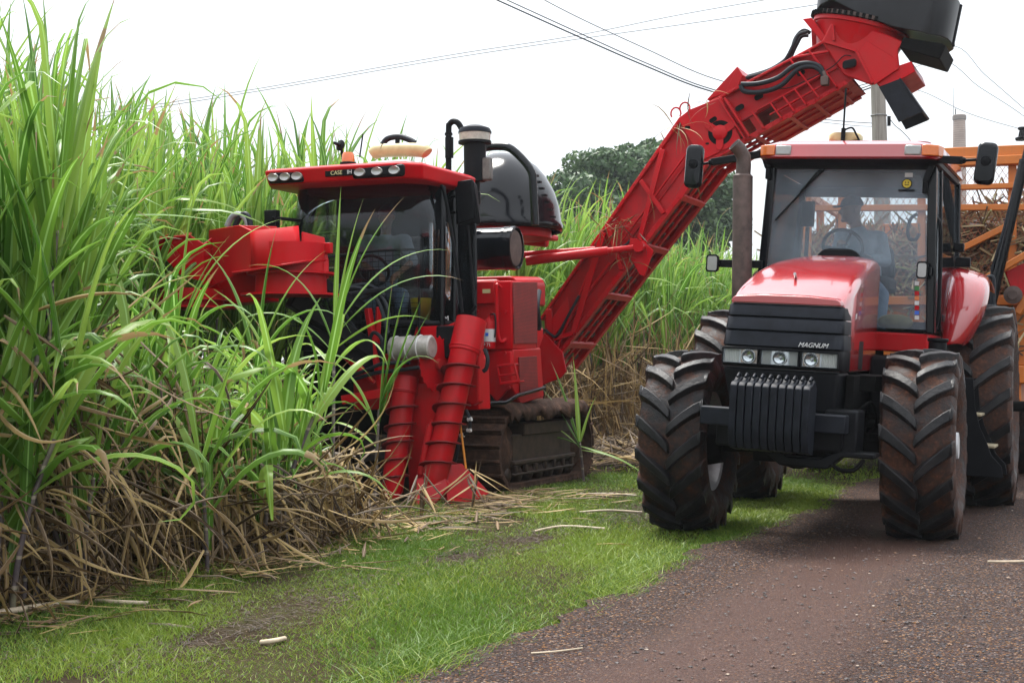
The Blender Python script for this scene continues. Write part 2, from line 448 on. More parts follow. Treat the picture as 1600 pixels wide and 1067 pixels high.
wt.links.new(tc.outputs['Generated'],nz.inputs['Vector'])
mr=wt.nodes.new('ShaderNodeMapRange'); mr.inputs['To Min'].default_value=16.2; mr.inputs['To Max'].default_value=18.4
wt.links.new(nz.outputs['Fac'],mr.inputs['Value'])
ml=wt.nodes.new('ShaderNodeVectorMath'); ml.operation='SCALE'; wt.links.new(rp.outputs[0],ml.inputs[0]); wt.links.new(mr.outputs[0],ml.inputs['Scale'])
mx=wt.nodes.new('ShaderNodeMix'); mx.data_type='RGBA'; mx.inputs[0].default_value=.9
wt.links.new(sky.outputs[0],mx.inputs[6]); wt.links.new(ml.outputs[0],mx.inputs[7])
bg=wt.nodes.new('ShaderNodeBackground'); bg.inputs['Strength'].default_value=.1; wt.links.new(mx.outputs[2],bg.inputs['Color'])
wo=wt.nodes.new('ShaderNodeOutputWorld'); wt.links.new(bg.outputs[0],wo.inputs['Surface'])
sl=bpy.data.lights.new('sun','SUN'); sl.energy=3.3; sl.angle=radians(24); sl.color=(1,.96,.9)
so=bpy.data.objects.new('sun',sl); COL.objects.link(so)
sd=Vector((sin(SUN_AZ)*cos(SUN_EL), cos(SUN_AZ)*cos(SUN_EL), sin(SUN_EL)))
so.rotation_euler=(-sd).to_track_quat('-Z','Y').to_euler(); so.location=(0,0,30)
SC.view_settings.view_transform='Standard'; SC.view_settings.look='None'; SC.view_settings.exposure=0.95; SC.view_settings.gamma=1
cd=bpy.data.cameras.new('camera'); co=bpy.data.objects.new('camera',cd); COL.objects.link(co); SC.camera=co
co.location=(0,0,CAMH); co.rotation_euler=(radians(90),0,0); cd.sensor_width=36; cd.lens=FPX/1600*36
cd.shift_y=(YH-533.5)/1600; cd.clip_end=3000; cd.clip_start=.1
SC.cycles.max_bounces=8; SC.cycles.transparent_max_bounces=16; SC.cycles.diffuse_bounces=3; SC.cycles.glossy_bounces=3
SC.cycles.transmission_bounces=4; SC.cycles.volume_bounces=0
SC.cycles.use_denoising=True

# ================================================================ ground, road, grass
def m_ground():
    t=NT('trampled_soil'); a=t.noise(1.3,8,.7); r=t.ramp(a.outputs['Fac'],[(.3,(.020,.013,.008)),(.5,(.034,.023,.012)),(.75,(.048,.046,.018))])
    b=t.noise(30,5,.7); return t.done(t.bsdf(r.outputs[0],.95,spec=.1,normal=t.bump(b.outputs['Fac'],.6,.03)))
def m_road():
    t=NT('red_gravel_road'); tc=t.n('ShaderNodeTexCoord'); o=tc.outputs['Object']
    vo=t.n('ShaderNodeTexVoronoi'); vo.inputs['Scale'].default_value=105; t.l(o,vo.inputs['Vector'])
    v2=t.n('ShaderNodeTexVoronoi'); v2.inputs['Scale'].default_value=260; t.l(o,v2.inputs['Vector'])
    mp=t.n('ShaderNodeMapping'); mp.inputs['Rotation'].default_value=(0,0,TH); mp.inputs['Scale'].default_value=(1.0,.16,1); t.l(o,mp.inputs['Vector'])
    st=t.noise(1.0,4,.55,vec=mp.outputs[0]); a=t.noise(2.2,6,.65)
    m2=t.n('ShaderNodeMapping'); m2.inputs['Rotation'].default_value=(0,0,TH); t.l(o,m2.inputs['Vector'])
    sp_=t.n('ShaderNodeSeparateXYZ'); t.l(m2.outputs[0],sp_.inputs[0])
    def path(c,w):
        d=t.math('ABSOLUTE', t.math('ADD', sp_.outputs[0], -c)); mr_=t.n('ShaderNodeMapRange'); mr_.inputs['From Min'].default_value=w*.35; mr_.inputs['From Max'].default_value=w; mr_.inputs['To Min'].default_value=1; mr_.inputs['To Max'].default_value=0
        t.l(t.math('ADD', d, t.math('MULTIPLY', t.math('SUBTRACT', st.outputs['Fac'], .5), .9)), mr_.inputs['Value']); return mr_.outputs[0]
    pth=t.math('MAXIMUM', path(-1.75,.62), path(.25,.6))
    base=t.ramp(st.outputs['Fac'],[(.32,(.015,.011,.010)),(.5,(.033,.023,.020)),(.68,(.055,.035,.028))])
    sep=t.n('ShaderNodeSeparateColor'); t.l(vo.outputs['Color'],sep.inputs[0])
    sep2=t.n('ShaderNodeSeparateColor'); t.l(v2.outputs['Color'],sep2.inputs[0])
    peb=t.ramp(sep.outputs[0],[(0,(.007,.006,.006)),(.3,(.022,.014,.012)),(.5,(.072,.030,.019)),(.66,(.10,.096,.105)),(.78,(.05,.03,.025)),(.90,(.11,.055,.035)),(.96,(.36,.17,.05)),(1,(.34,.28,.24))])
    peb2=t.ramp(sep2.outputs[0],[(0,(.016,.012,.011)),(.4,(.052,.029,.022)),(.75,(.085,.048,.037)),(1,(.16,.11,.085))])
    fmask=t.ramp(a.outputs['Fac'],[(.3,(.45,.45,.45)),(.6,(.95,.95,.95))])
    c=t.mix(.35,base.outputs[0],peb2.outputs[0]); c=t.mix(t.math('MULTIPLY',fmask.outputs[0],t.math('SUBTRACT',1.0,t.math('MULTIPLY',pth,.5))),c,peb.outputs[0])
    c=t.mix(t.math('MULTIPLY',pth,.45),c,(.125,.063,.048))
    h=t.math('ADD', t.math('MULTIPLY',vo.outputs['Distance'],-1.0), t.math('MULTIPLY',a.outputs['Fac'],1.5))
    ro=t.ramp(t.math('MULTIPLY',pth,st.outputs['Fac']),[(.1,(.85,.85,.85)),(.6,(.42,.42,.42))])
    return t.done(t.bsdf(c,ro.outputs[0],spec=.16,normal=t.bump(h,1.0,.016)))
def terrain(name, u0,u1,v0,v1,du,dv,zf,mat,edge=None):
    us=np.arange(u0,u1+du*.5,du); vs=np.arange(v0,v1+dv*.5,dv); mb=MB(); rows=[]
    for u in us:
        row=[]
        for j,v in enumerate(vs):
            vv=v+(edge(u) if (edge and j==0) else 0); p=uv2w(u,vv); p.z=zf(u,vv); row.append(p)
        rows.append(row)
    return mb.grid(rows).build(name,mat,smooth=80)
def wav(u,v): return sin(u*1.7+v*2.3)*.5+sin(u*3.9-v*1.1+2)*.3+sin(u*.6+v*5.1)*.2
g=MB(); g.grid([[(-150,-12,-.03),(150,-12,-.03)],[(-150,262,-.03),(150,262,-.03)]])
tag(g.build('ground',m_ground(),smooth=0),kind='structure')
def edge_v(u): return .07*sin(u*1.1)+.03*sin(u*4.7+1)+.03*sin(u*11.3)+.02*sin(u*23)
VERGE0, ROAD0 = -6.2, -2.82
tag(terrain('grass_verge_ground',3,60,-9,ROAD0+.35,.35,.3,lambda u,v:.004+.010*wav(u,v),m_ground()),kind='structure')
tag(terrain('road',2,70,ROAD0,9,.09,.35,lambda u,v:.020+.008*wav(u*.7,v),m_road(),edge_v),kind='structure')

def blades(n, u0,u1, v0f, v1f, hmin,hmax, wid, dens=None, lean=.6, seed=1):
    r=np.random.default_rng(seed); u=r.uniform(u0,u1,n); v=v0f+(v1f-v0f)*r.uniform(0,1,n)
    if dens is not None:
        k=r.uniform(0,1,n)<dens(u,v); u=u[k]; v=v[k]
    n=len(u); x=u*SN+v*CS; y=u*CS-v*SN
    # keep what the photo (with a margin) could see
    k=np.abs(x)<y*.52+1.5; x,y,u,v=x[k],y[k],u[k],v[k]; n=len(x)
    h=r.uniform(hmin,hmax,n)*(.7+.6*(np.sin(u*2.1+v*3.7)*.5+.5)); az=r.uniform(0,2*pi,n); wd=wid*r.uniform(.7,1.3,n)*(1+np.maximum(0,y-9)*.06)
    ln=h*lean*r.uniform(.2,1.5,n); la=r.uniform(0,2*pi,n)
    sx=np.cos(az)*wd/2; sy=np.sin(az)*wd/2; dx=np.cos(la)*ln; dy=np.sin(la)*ln; z0=np.full(n,-.01)
    P=np.zeros((n,6,3),np.float32)
    for i,(t,w) in enumerate(((0,1),(.55,.85),(1,.12))):
        cx=x+dx*t*t; cy=y+dy*t*t; cz=z0+h*(t-.25*t*t*lean)
        P[:,i*2,0]=cx-sx*w; P[:,i*2,1]=cy-sy*w; P[:,i*2,2]=cz
        P[:,i*2+1,0]=cx+sx*w; P[:,i*2+1,1]=cy+sy*w; P[:,i*2+1,2]=cz
    b=np.arange(n)[:,None]*6
    F=np.concatenate([b+np.array([[0,1,3,2]]),b+np.array([[2,3,5,4]])],0)
    patch=.5+.28*np.sin(u*1.3+v*2.2)+.2*np.sin(u*.5-v*3.1+1)
    rr=np.clip(patch*.6+r.uniform(0,.5,n)-.05,0,.999); R=np.repeat(rr,6)
    UV=np.tile(np.array([[.1,0],[.3,0],[.1,.5],[.3,.5],[.1,.8],[.3,.8]],np.float32),(n,1))
    return P.reshape(-1,3),F,UV,R
def cat(parts):
    V=[];F=[];U=[];R=[];o=0
    for (v,f,uv,r) in parts:
        V.append(v);F.append(f+o);U.append(uv);R.append(r);o+=len(v)
    return np.concatenate(V),np.concatenate(F),np.concatenate(U),np.concatenate(R)
def gdens(u,v):
    rut=np.exp(-((v+4.2+.12*np.sin(u*.9))/.20)**2)*(.55+.45*np.sin(u*3.1+np.sin(u*1.3)*2))+.6*np.exp(-((v+4.9)/.14)**2)*(np.sin(u*1.7+2)>.2)
    rut=np.clip(rut*1.25,0,1)
    edge=np.clip((-2.66+edge_np(u)-v)/.16,0,1); back=np.clip((v+6.3)/.6,0.12,1)
    return (1-.97*rut)*edge*back
def edge_np(u): return .07*np.sin(u*1.1)+.03*np.sin(u*4.7+1)+.03*np.sin(u*11.3)+.02*np.sin(u*23)
gp=[blades(175000,3.9,10.5,-6.3,-2.6,.025,.062,.0045,gdens,.8,1), blades(90000,10.5,17,-6.4,-2.6,.025,.06,.006,gdens,.8,2),
    blades(26000,17,34,-7.2,-2.6,.025,.07,.010,gdens,.7,3),
    blades(16000,5.0,14,-3.1,-2.62,.05,.10,.005,lambda u,v:(.25+.6*(np.sin(u*2.3+v*4)*.5+.5)**2)*np.clip((-2.64+edge_np(u)-v)/.2,0,1),1.2,4),
    blades(2600,7.4,9.6,-4.9,-3.0,.07,.13,.004,lambda u,v:np.exp(-((u-9.0)/.35)**2-((v+3.25)/.22)**2),1.0,5),
    blades(9000,5.5,12.5,-6.2,-5.2,.06,.15,.006,lambda u,v:.6*(np.sin(u*3.3+v*2)*.5+.5),.8,6)]
V_,F_,U_,R_=cat(gp)
go=link_mesh('grass',np_mesh('grass',V_,F_,U_,R_,[M['grass']])); tag(go,'short green grass of the verge','grass',kind='stuff')

# loose stones on the road
def stones(n,u0,u1,v0,v1,smin,smax,seed):
    r=np.random.default_rng(seed)
    base=np.array([[1,0,0],[0,1,0],[-1,0,0],[0,-1,0],[0,0,.75],[0,0,-.5],[.7,.7,.35],[-.7,.7,.35],[-.7,-.7,.35],[.7,-.7,.35]],np.float32)
    tri=[(0,6,4),(6,1,4),(1,7,4),(7,2,4),(2,8,4),(8,3,4),(3,9,4),(9,0,4),(0,1,6),(1,2,7),(2,3,8),(3,0,9)]
    T=np.array(tri,np.int32); u=r.uniform(u0,u1,n); v=r.uniform(v0,v1,n); s=smin+(smax-smin)*r.uniform(0,1,n)**4
    x=u*SN+v*CS; y=u*CS-v*SN; k=(np.abs(x)<y*.45+1)&(v>-2.75+edge_np(u)); x,y,s=x[k],y[k],s[k]; n=len(x)
    a=r.uniform(0,2*pi,n); sc=r.uniform(.6,1.3,(n,3)); P=base[None]*sc[:,None,:]*(1+r.uniform(-.2,.2,(n,10,1)))*s[:,None,None]
    X=P[:,:,0]*np.cos(a)[:,None]-P[:,:,1]*np.sin(a)[:,None]+x[:,None]; Y=P[:,:,0]*np.sin(a)[:,None]+P[:,:,1]*np.cos(a)[:,None]+y[:,None]
    Z=P[:,:,2]+.022+s[:,None]*.25
    V=np.stack([X,Y,Z],2).reshape(-1,3).astype(np.float32); F=(np.arange(n)[:,None,None]*10+T[None]).reshape(-1,3)
    return V,F,np.repeat(r.uniform(0,1,n),10)
def m_stone():
    t=NT('road_stones'); at_=t.n('ShaderNodeAttribute'); at_.attribute_name='rnd'
    r=t.ramp(at_.outputs['Fac'],[(0,(.018,.016,.017)),(.45,(.05,.032,.027)),(.7,(.09,.042,.028)),(.86,(.07,.065,.067)),(.97,(.20,.105,.05)),(1,(.30,.25,.2))])
    return t.done(t.bsdf(r.outputs[0],.65))
s1=stones(22000,3,14,-3,3,.0025,.012,5); s2=stones(6000,8,24,-3,4,.005,.015,6)
V_=np.concatenate([s1[0],s2[0]]); F_=np.concatenate([s1[1],s2[1]+len(s1[0])]); R_=np.concatenate([s1[2],s2[2]])
gv=link_mesh('gravel',np_mesh('gravel',V_,F_,None,R_,[m_stone()])); gv.data.polygons.foreach_set('use_smooth',np.zeros(len(F_),dtype=bool))
tag(gv,'loose stones scattered over the red road','gravel',kind='stuff')

# dark mulch and straw bits in the wheel streaks of the verge, cane trash on the cut ground
def litter(n, uf, vf, lmin,lmax,wid,seed,zmax=.03,tilt=.35,rnd=(0,1)):
    rb=RB(); r=random.Random(seed)
    for i in range(n):
        u=uf(r); v=vf(r,u); p=uv2w(u,v,r.uniform(.008,zmax)); L=r.uniform(lmin,lmax)
        rb.strip(p,r.uniform(0,2*pi),r.uniform(-.1,tilt),r.uniform(-.2,.8),L,wid*r.uniform(.6,1.4),r.uniform(*rnd),nseg=3,twist=r.uniform(-1,1))
    return rb.arrays()
M['mulch']=m_leaf('dark_mulch',(.018,.011,.006),(.036,.022,.012),(.09,.055,.028),.05,None,.8)
lm=litter(5200,lambda r:r.uniform(5,17),lambda r,u:r.gauss(-4.2-.12*sin(u*.9),.13) if sin(u*3.1+sin(u*1.3)*2)>r.uniform(-1.2,.8) else r.gauss(-4.25,.3),.02,.085,.006,21,.03,.35)
mo=link_mesh('mulch',np_mesh('mulch',*lm,[M['mulch']])); tag(mo,'dark rotting mulch in streaks across the grass','mulch',kind='stuff')
def lit_v(r,u): 
    return -5.75+abs(r.gauss(0,.55))*(.55 if u<13 else .35)-(r.uniform(0,2.6) if u>16.5 else 0)
l1=litter(1500,lambda r:r.uniform(5.5,14),lambda r,u:-5.7+r.gauss(0,.33)+(.3 if r.random()<.1 else 0),.10,.55,.028,22,.05,.18)
l2=litter(2600,lambda r:r.uniform(16.8,31),lambda r,u:r.uniform(-8.6,-5.2),.2,.8,.04,23,.22,.5,(.3,1))
l3=litter(60,lambda r:r.uniform(7,16),lambda r,u:r.uniform(-5.2,-3.6),.08,.45,.022,24,.04,.1)
lt=link_mesh('cane_trash',np_mesh('cane_trash',*cat([l1,l2,l3]),[M['dryleaf']])); tag(lt,'dry cane leaves littering the ground beside the field','cane trash',kind='stuff')

# ================================================================ sugarcane
def stalk_mesh(r, h, lean, la, base):
    mb=MB(); pts=[]; n=7; rad=r.uniform(.012,.018)
    for i in range(n+1):
        t=i/n; pts.append(Vector(base)+Vector((cos(la)*lean*t*t*h, sin(la)*lean*t*t*h, h*t*(1-.15*lean*t))))
    R=[]
    P=[]
    for i in range(n+1):
        P.append(pts[i]); R.append(rad*(1-.25*i/n))
    mb.tube(P,R,6); return mb,pts
def cane_shape(seed, kind):
    """one stool: returns (list of stalk builders, green leaf ribbons, dry leaf ribbons)"""
    r=random.Random(seed); st=[]; gl=RB(); dl=RB()
    ns={'tall':3,'mid':3,'fan':1}[kind]
    for s in range(ns):
        h={'tall':r.uniform(1.55,2.15),'mid':r.uniform(.8,1.25),'fan':r.uniform(.55,1.15)}[kind]
        la=r.uniform(0,2*pi); lean=r.uniform(.02,.22) if kind!='mid' else r.uniform(.1,.5)
        base=(r.uniform(-.16,.16),r.uniform(-.16,.16),-.03)
        mb,pts=stalk_mesh(r,h,lean,la,base); st.append(mb)
        az0=r.uniform(0,2*pi); nl={'tall':9,'mid':7,'fan':9}[kind]
        top=pts[-1]; tdir=(pts[-1]-pts[-2]).normalized()
        for i in range(nl):
            t=i/(nl-1)                                   # 0 lowest leaf .. 1 newest
            p=top+tdir*(-.55*(1-t)+.28*t)*(1 if kind=='tall' else .6)
            az=az0+(pi if i%2 else 0)+r.gauss(0,.35)
            e0=radians((64+21*t if kind!='mid' else 56+28*t)+r.uniform(-6,6)); L=r.uniform(1.15,1.85)*(.8 if i in(0,nl-1) else 1)*1
            cv=radians(max(4,(78-70*t)+r.uniform(-30,30)))*(.8 if kind!='mid' else 1.2)
            if kind=='fan': e0=radians(42+44*t+r.uniform(-10,10)); L=r.uniform(.85,1.45); cv=radians(max(10,172-135*t+r.uniform(-30,25)))
            kk=(r.uniform(.35,.75),radians(r.uniform(60,130))) if r.random()<.28*(1.1-t) else None
            gl.strip(p,az,e0,cv,L,r.uniform(.056,.100)*(1.15 if kind=='fan' else 1),r.random(),nseg=11,tip=radians(r.choice((0,15,60,110)))*r.uniform(.5,1.2),twist=r.uniform(-1.2,1.2),kink=kk,pw=r.uniform(1.3,2.2),azd=r.uniform(-.4,.4))
        # sheaths wrapped round the top of the stalk
        for q in range(3):
            gl.strip(top-tdir*r.uniform(.25,.5),r.uniform(0,2*pi),radians(84),0,.75,.05,r.random(),nseg=4,w0=.8)
        nd={'tall':7,'mid':4,'fan':3}[kind]
        for i in range(nd):
            t=r.uniform(.10,.62); k=t*(len(pts)-1); a=int(k); p=pts[a].lerp(pts[min(a+1,len(pts)-1)],k-a)
            dl.strip(p,r.uniform(0,2*pi),radians(r.uniform(0,60)),radians(r.uniform(85,140)),r.uniform(.5,1.1),r.uniform(.014,.034),r.random(),nseg=7,twist=r.uniform(-1.6,1.6),pw=r.uniform(.25,.6),fold=.5,kink=(r.uniform(.2,.6),r.uniform(0,.4)))
    return st,gl,dl
def cane_thing(seed,kind):
    st,gl,dl=cane_shape(seed,kind); root=empty('sugarcane_plant')
    for mb in st: mb.build('stalk',M['stalk'],root,smooth=80)
    link_mesh('leaves',np_mesh('leaves',*gl.arrays(),[M['leaf']]),root)
    link_mesh('dry_leaves',np_mesh('dry_leaves',*dl.arrays(),[M['dryleaf']]),root)
    return root
protos={k:[[cane_thing(100*i+len(k),k),False] for i in range(n)] for k,n in (('tall',9),('mid',6),('fan',6))}
rc=random.Random(5)
def put_cane(kind,u,v,label,group,sc=1.0,tilt=None):
    pr=rc.choice(protos[kind])
    if not pr[1]: pr[1]=True; o=pr[0]
    else: o=copy_tree(pr[0])
    o.location=uv2w(u,v); s=sc*rc.uniform(.94,1.06); o.scale=(s,s,s)
    tx,ty=tilt if tilt else (rc.gauss(0,.04),rc.gauss(0,.04)); o.rotation_euler=(tx,ty,rc.uniform(0,2*pi))
    tag(o,label,'sugarcane',group); return o
G1=('tall green sugarcane with dry brown lower leaves standing in the roadside row','sugarcane plants of the roadside row')
G2=('tall sugarcane standing inside the field behind the roadside row','sugarcane plants inside the field')
G3=('sugarcane standing uncut in the field beyond the red harvester','sugarcane plants beyond the harvester')
G4=('short bent sugarcane in front of the harvester with arching leaves','bent sugarcane plants before the harvester')
G5=('low cane with broad arching leaves drooping at the very edge of the field','low canes along the field edge')
u=4.9
while u<7.05: put_cane('tall',u,-5.98+rc.uniform(-.3,.26),*G1,sc=rc.uniform(.9,1.1)*(.86 if u<6.2 else .96)); u+=rc.uniform(.11,.20)
while u<9.9: put_cane('mid',u,-6.15+rc.uniform(-.3,.2),*G4,sc=rc.uniform(.60,.82)*(1-.25*(u-7.5)/2.4)); u+=rc.uniform(.12,.2)
u=6.2
while u<8.6: put_cane('tall',u,-7.25+rc.uniform(-.35,.35),*G2,sc=1.03); u+=rc.uniform(.12,.24)
while u<10.7: put_cane('mid',u,-7.25+rc.uniform(-.3,.3),*G4,sc=rc.uniform(.55,.78)); u+=rc.uniform(.16,.26)
u=8.0
while u<15.0: put_cane('tall',u,-8.95+rc.uniform(-.3,.3),*G3,sc=1.12); u+=rc.uniform(.14,.26)
while u<32: put_cane('tall',u,-8.9+rc.uniform(-.3,.3),*G3,sc=1.22); u+=rc.uniform(.22,.42)
for i in range(19): put_cane('fan',5.5+i*.205+rc.uniform(-.1,.1),-5.62+rc.uniform(-.16,.12),*G5,sc=rc.uniform(.8,1.2),tilt=(rc.gauss(0,.16),rc.gauss(0,.16)))
for lst in protos.values():                # a shape that was never planted is dropped
    for o,used in lst:
        if not used:
            for ch in children(o): bpy.data.objects.remove(ch)
            bpy.data.objects.remove(o)
# the rest of the field reads as one mass
fld=[cane_shape(900+i,'tall') for i in range(6)]; GV=[];DV=[];SV=[];
fp=[]
rf=random.Random(9)
for row,(a,b,step) in enumerate(((32,58,.5),(9.5,58,.42),(10.5,60,.5),(12,60,.7),(14,60,.9),(16,60,1.1))):
    u=a
    while u<b:
        fp.append((u,-8.9-1.3*row+rf.uniform(-.35,.35))); u+=step*rf.uniform(.6,1.4)
def inst(arrs, plist):
    out=[]
    for (i,(x,y),a,s) in plist:
        v,f,uv,r=arrs[i]; c,sn_=cos(a)*s,sin(a)*s
        w=np.stack([v[:,0]*c-v[:,1]*sn_+x, v[:,0]*sn_+v[:,1]*c+y, v[:,2]*s],1)
        out.append((w,f,uv,np.mod(r+(x*7.3)%1,1)))
    return cat(out)
pl=[(rf.randrange(6),tuple(uv2w(u_,v_))[:2],rf.uniform(0,2*pi),rf.uniform(1.1,1.36)) for u_,v_ in fp]
ga=[s[1].arrays() for s in fld]; da=[s[2].arrays() for s in fld]
fg=inst(ga,pl); fd=inst(da,pl)
V_,F_,U_,R_=cat([fg,fd]); mi=np.concatenate([np.zeros(len(fg[1]),np.int32),np.ones(len(fd[1]),np.int32)])
fo=link_mesh('cane_field',np_mesh('cane_field',V_,F_,U_,R_,[M['leaf'],M['dryleaf']],mi)); tag(fo,'dense mass of sugarcane filling the field behind','sugarcane field',kind='stuff')
# hanging thatch of dead leaves at the foot of the rows
rb=RB(); rd=random.Random(31)
for i in range(4200):
    u=rd.uniform(5.0,10.1); v=-5.98+rd.gauss(0,.30)-(1.2 if rd.random()<.25 else 0); h=(rd.uniform(0,1.75)*rd.uniform(.3,1)+.04)*(1 if u<7.6 else .55 if u<8.4 else .45)
    rb.strip(uv2w(u,v,min(h,1.7)),rd.uniform(0,2*pi),radians(rd.choice((rd.uniform(-88,-50),rd.uniform(-75,-15),rd.uniform(-40,45)))),radians(rd.choice((rd.uniform(-50,0),rd.uniform(0,90)))),rd.uniform(.35,1.0),rd.uniform(.016,.042),rd.random()**1.4,nseg=7,azd=rd.uniform(-.9,.9),twist=rd.uniform(-2.2,2.2),fold=.5,pw=rd.uniform(.8,2))
for i in range(460):
    u=rd.uniform(5.4,10.0); v=-5.78+rd.gauss(0,.16); h=rd.uniform(.35,1.45)*(1 if u<8.2 else .5)
    rb.strip(uv2w(u,v,h),rd.uniform(0,2*pi),radians(rd.uniform(-20,40)),radians(rd.uniform(70,115)),rd.uniform(.4,.95),rd.uniform(.022,.042),rd.uniform(.45,1),nseg=8,pw=rd.uniform(.2,.5),azd=rd.uniform(-.4,.4),twist=rd.uniform(-1.6,1.6),fold=.5)
for i in range(3000):
    u=rd.uniform(19,34); v=-8.3+rd.gauss(0,.28); h=rd.uniform(0,2.0)**1.0*rd.uniform(.4,1)
    rb.strip(uv2w(u,v,min(h,1.9)),rd.uniform(0,2*pi),radians(rd.choice((rd.uniform(-88,-55),rd.uniform(-50,50),rd.uniform(70,89)))),radians(rd.uniform(-10,50)),rd.uniform(.5,1.2),rd.uniform(.025,.045),rd.uniform(.3,1),nseg=4,twist=rd.uniform(-2,2),fold=.4)
a_=rb.arrays(); a_[0][:,2]=np.maximum(a_[0][:,2],.012+.02*a_[3])
to=link_mesh('dead_cane_leaves',np_mesh('dead_cane_leaves',*a_,[M['dryleaf']])); tag(to,'tangle of dead brown leaves hanging at the foot of the cane','dead leaves',kind='stuff')

# single canes that stand out
def lone_cane(name,label,base,top,leaves,stalk_r=.014,cat_='sugarcane',group=None):
    """leaves: (t along stalk beyond 1 = above, azimuth, e0 deg, curve deg, length, width)"""
    root=empty(name,(base[0],base[1],0)); B=Vector((0,0,base[2])); T=Vector(top)-Vector((base[0],base[1],0))
    MB().tube([B,B.lerp(T,.35)+Vector((0,0,.02)),B.lerp(T,.7)+Vector((0,0,.015)),T],[stalk_r,stalk_r*.95,stalk_r*.9,stalk_r*.7],8).build('stalk',M['stalk'],root,smooth=80)
    rb=RB()
    for (t,az,e0,cv,L,w) in leaves:
        rb.strip(B.lerp(T,t),az,radians(e0),radians(cv),L,w*1.5,rc.random(),nseg=12,twist=rc.uniform(-.5,.5),azd=rc.uniform(-.2,.2))
    link_mesh('leaves',np_mesh('leaves',*rb.arrays(),[M['leaf']]),root)
    return tag(root,label,cat_,group)
def gp_(px,py,z=0):                                     # ground point under a pixel
    D=(CAMH-z)*FPX/(py-YH); return at(px,py,D)
b=gp_(583,830); D=b.y
lone_cane('sugarcane_plant','upright cane with a tall leaf fan just before the red divider spirals',b,at(592,640,D),
  [(.95,0.2,86,6,1.15,.05),(1.0,.3,80,8,1.0,.045),(.9,0.0,74,10,1.05,.05),(.97,-.2,66,10,.95,.04),(.9,.5,82,12,.9,.05),(1,-.5,72,120,.85,.035),(.85,3.3,62,120,.9,.045),(.8,3.0,75,60,.8,.05),(.7,2.7,40,90,.7,.04)])
b=gp_(912,752); D=b.y
lone_cane('sugarcane_plant','single small cane sprouting beside the muddy crawler track',b,at(906,690,D),
  [(1,2.0,84,10,1.05,.05),(.95,2.6,72,12,1.05,.05),(.9,2.9,62,22,.9,.05),(.85,3.1,48,80,.75,.045),(.9,3.3,30,110,.65,.04),(1,.8,70,20,.6,.04),(.9,-.6,-10,30,.9,.04),(.8,-.3,-5,40,.7,.035)],.016)
b=gp_(505,835); D=b.y
lone_cane('sugarcane_plant','fallen cane whose leaves droop onto the grass verge',b,at(430,775,D-.7),
  [(1,-1.2,55,150,.95,.055),(.97,-1.7,65,165,.85,.06),(.95,-2.1,60,150,.8,.05),(1,-2.6,45,130,.9,.05),(.9,-.7,50,130,1.0,.05),(.85,-.3,40,110,1.05,.05),(1,-1.5,80,170,.7,.06),(.9,2.6,50,110,.8,.045)],.016)
b=gp_(300,875); D=b.y
lone_cane('sugarcane_plant','leaning purple cane with long leaves hanging in front of its row',b,at(262,640,D-.2),
  [(1,-1.3,70,150,1.2,.06),(.97,-2.3,60,140,1.1,.055),(.95,-.5,62,130,1.2,.055),(1,-1.9,80,110,1.2,.05),(1,.4,84,40,1.3,.05),(1,2.6,82,50,1.3,.055),(.9,-2.9,45,110,1.1,.055),(.92,-.9,45,130,1.0,.05)],.017)
b=gp_(160,905); D=b.y
lone_cane('sugarcane_plant','thin cane bending low with a flat fan of dark green leaves',b,at(95,760,D-.2),
  [(1,-2.9,40,60,.9,.045),(.95,-2.6,25,50,.9,.05),(1,-2.2,50,100,.8,.05),(.95,-1.6,45,120,.8,.05),(1,2.8,60,60,.9,.045),(1,-.6,60,120,.7,.05)],.014)
b=gp_(120,930); D=b.y
lone_cane('sugarcane_plant','slim green cane at the field corner with one blade hanging straight down',b,at(30,690,D-.3),
  [(1,-1.6,60,150,1.0,.065),(1,-.6,75,90,1.1,.05),(1,2.2,80,60,1.2,.05),(.95,.4,60,110,1.0,.05),(1,-2.4,65,120,1.0,.05)],.015)
b=gp_(520,846); D=b.y
lone_cane('sugarcane_plant','cane whose fan of blades crosses in front of the harvester cab window',b,at(522,505,D+.35),
  [(1,.5,80,12,1.05,.04),(.98,.1,72,30,1.2,.04),(.96,.3,60,75,1.25,.036),(.94,-.1,48,75,1.2,.036),(.9,2.8,70,90,1.1,.036),(.88,-.4,35,60,.9,.036),(.86,3.3,50,120,1.0,.036),(1,1.2,86,8,1.1,.034),(.8,-.9,35,110,1.0,.036),(.78,2.2,40,110,.9,.036)],.014)
b=gp_(395,862); D=b.y
lone_cane('sugarcane_plant','cane with folded leaf tips standing just before the red topper',b,at(400,560,D+.2),
  [(1,.9,84,14,1.0,.04),(.98,.3,72,40,1.0,.04),(.97,2.6,76,50,1.05,.042),(.95,-.3,64,140,1.05,.042),(.92,3.4,58,130,1.0,.042),(.9,-1.2,55,140,.95,.042),(.87,-2.0,50,140,.95,.04),(.85,.1,40,110,1.0,.04),(.8,-.8,30,100,.9,.04)],.015)
b=gp_(260,886); D=b.y
lone_cane('sugarcane_plant','slender cane with bright blades overlapping the far end of the topper',b,at(275,520,D+.25),
  [(1,.6,85,10,1.2,.042),(.98,2.8,80,22,1.2,.042),(.97,.1,70,60,1.15,.042),(.95,-1.4,66,140,1.05,.042),(.92,3.0,60,110,1.1,.042),(.9,-.6,52,130,1.05,.042),(.86,-2.2,46,130,1.0,.042)],.015)
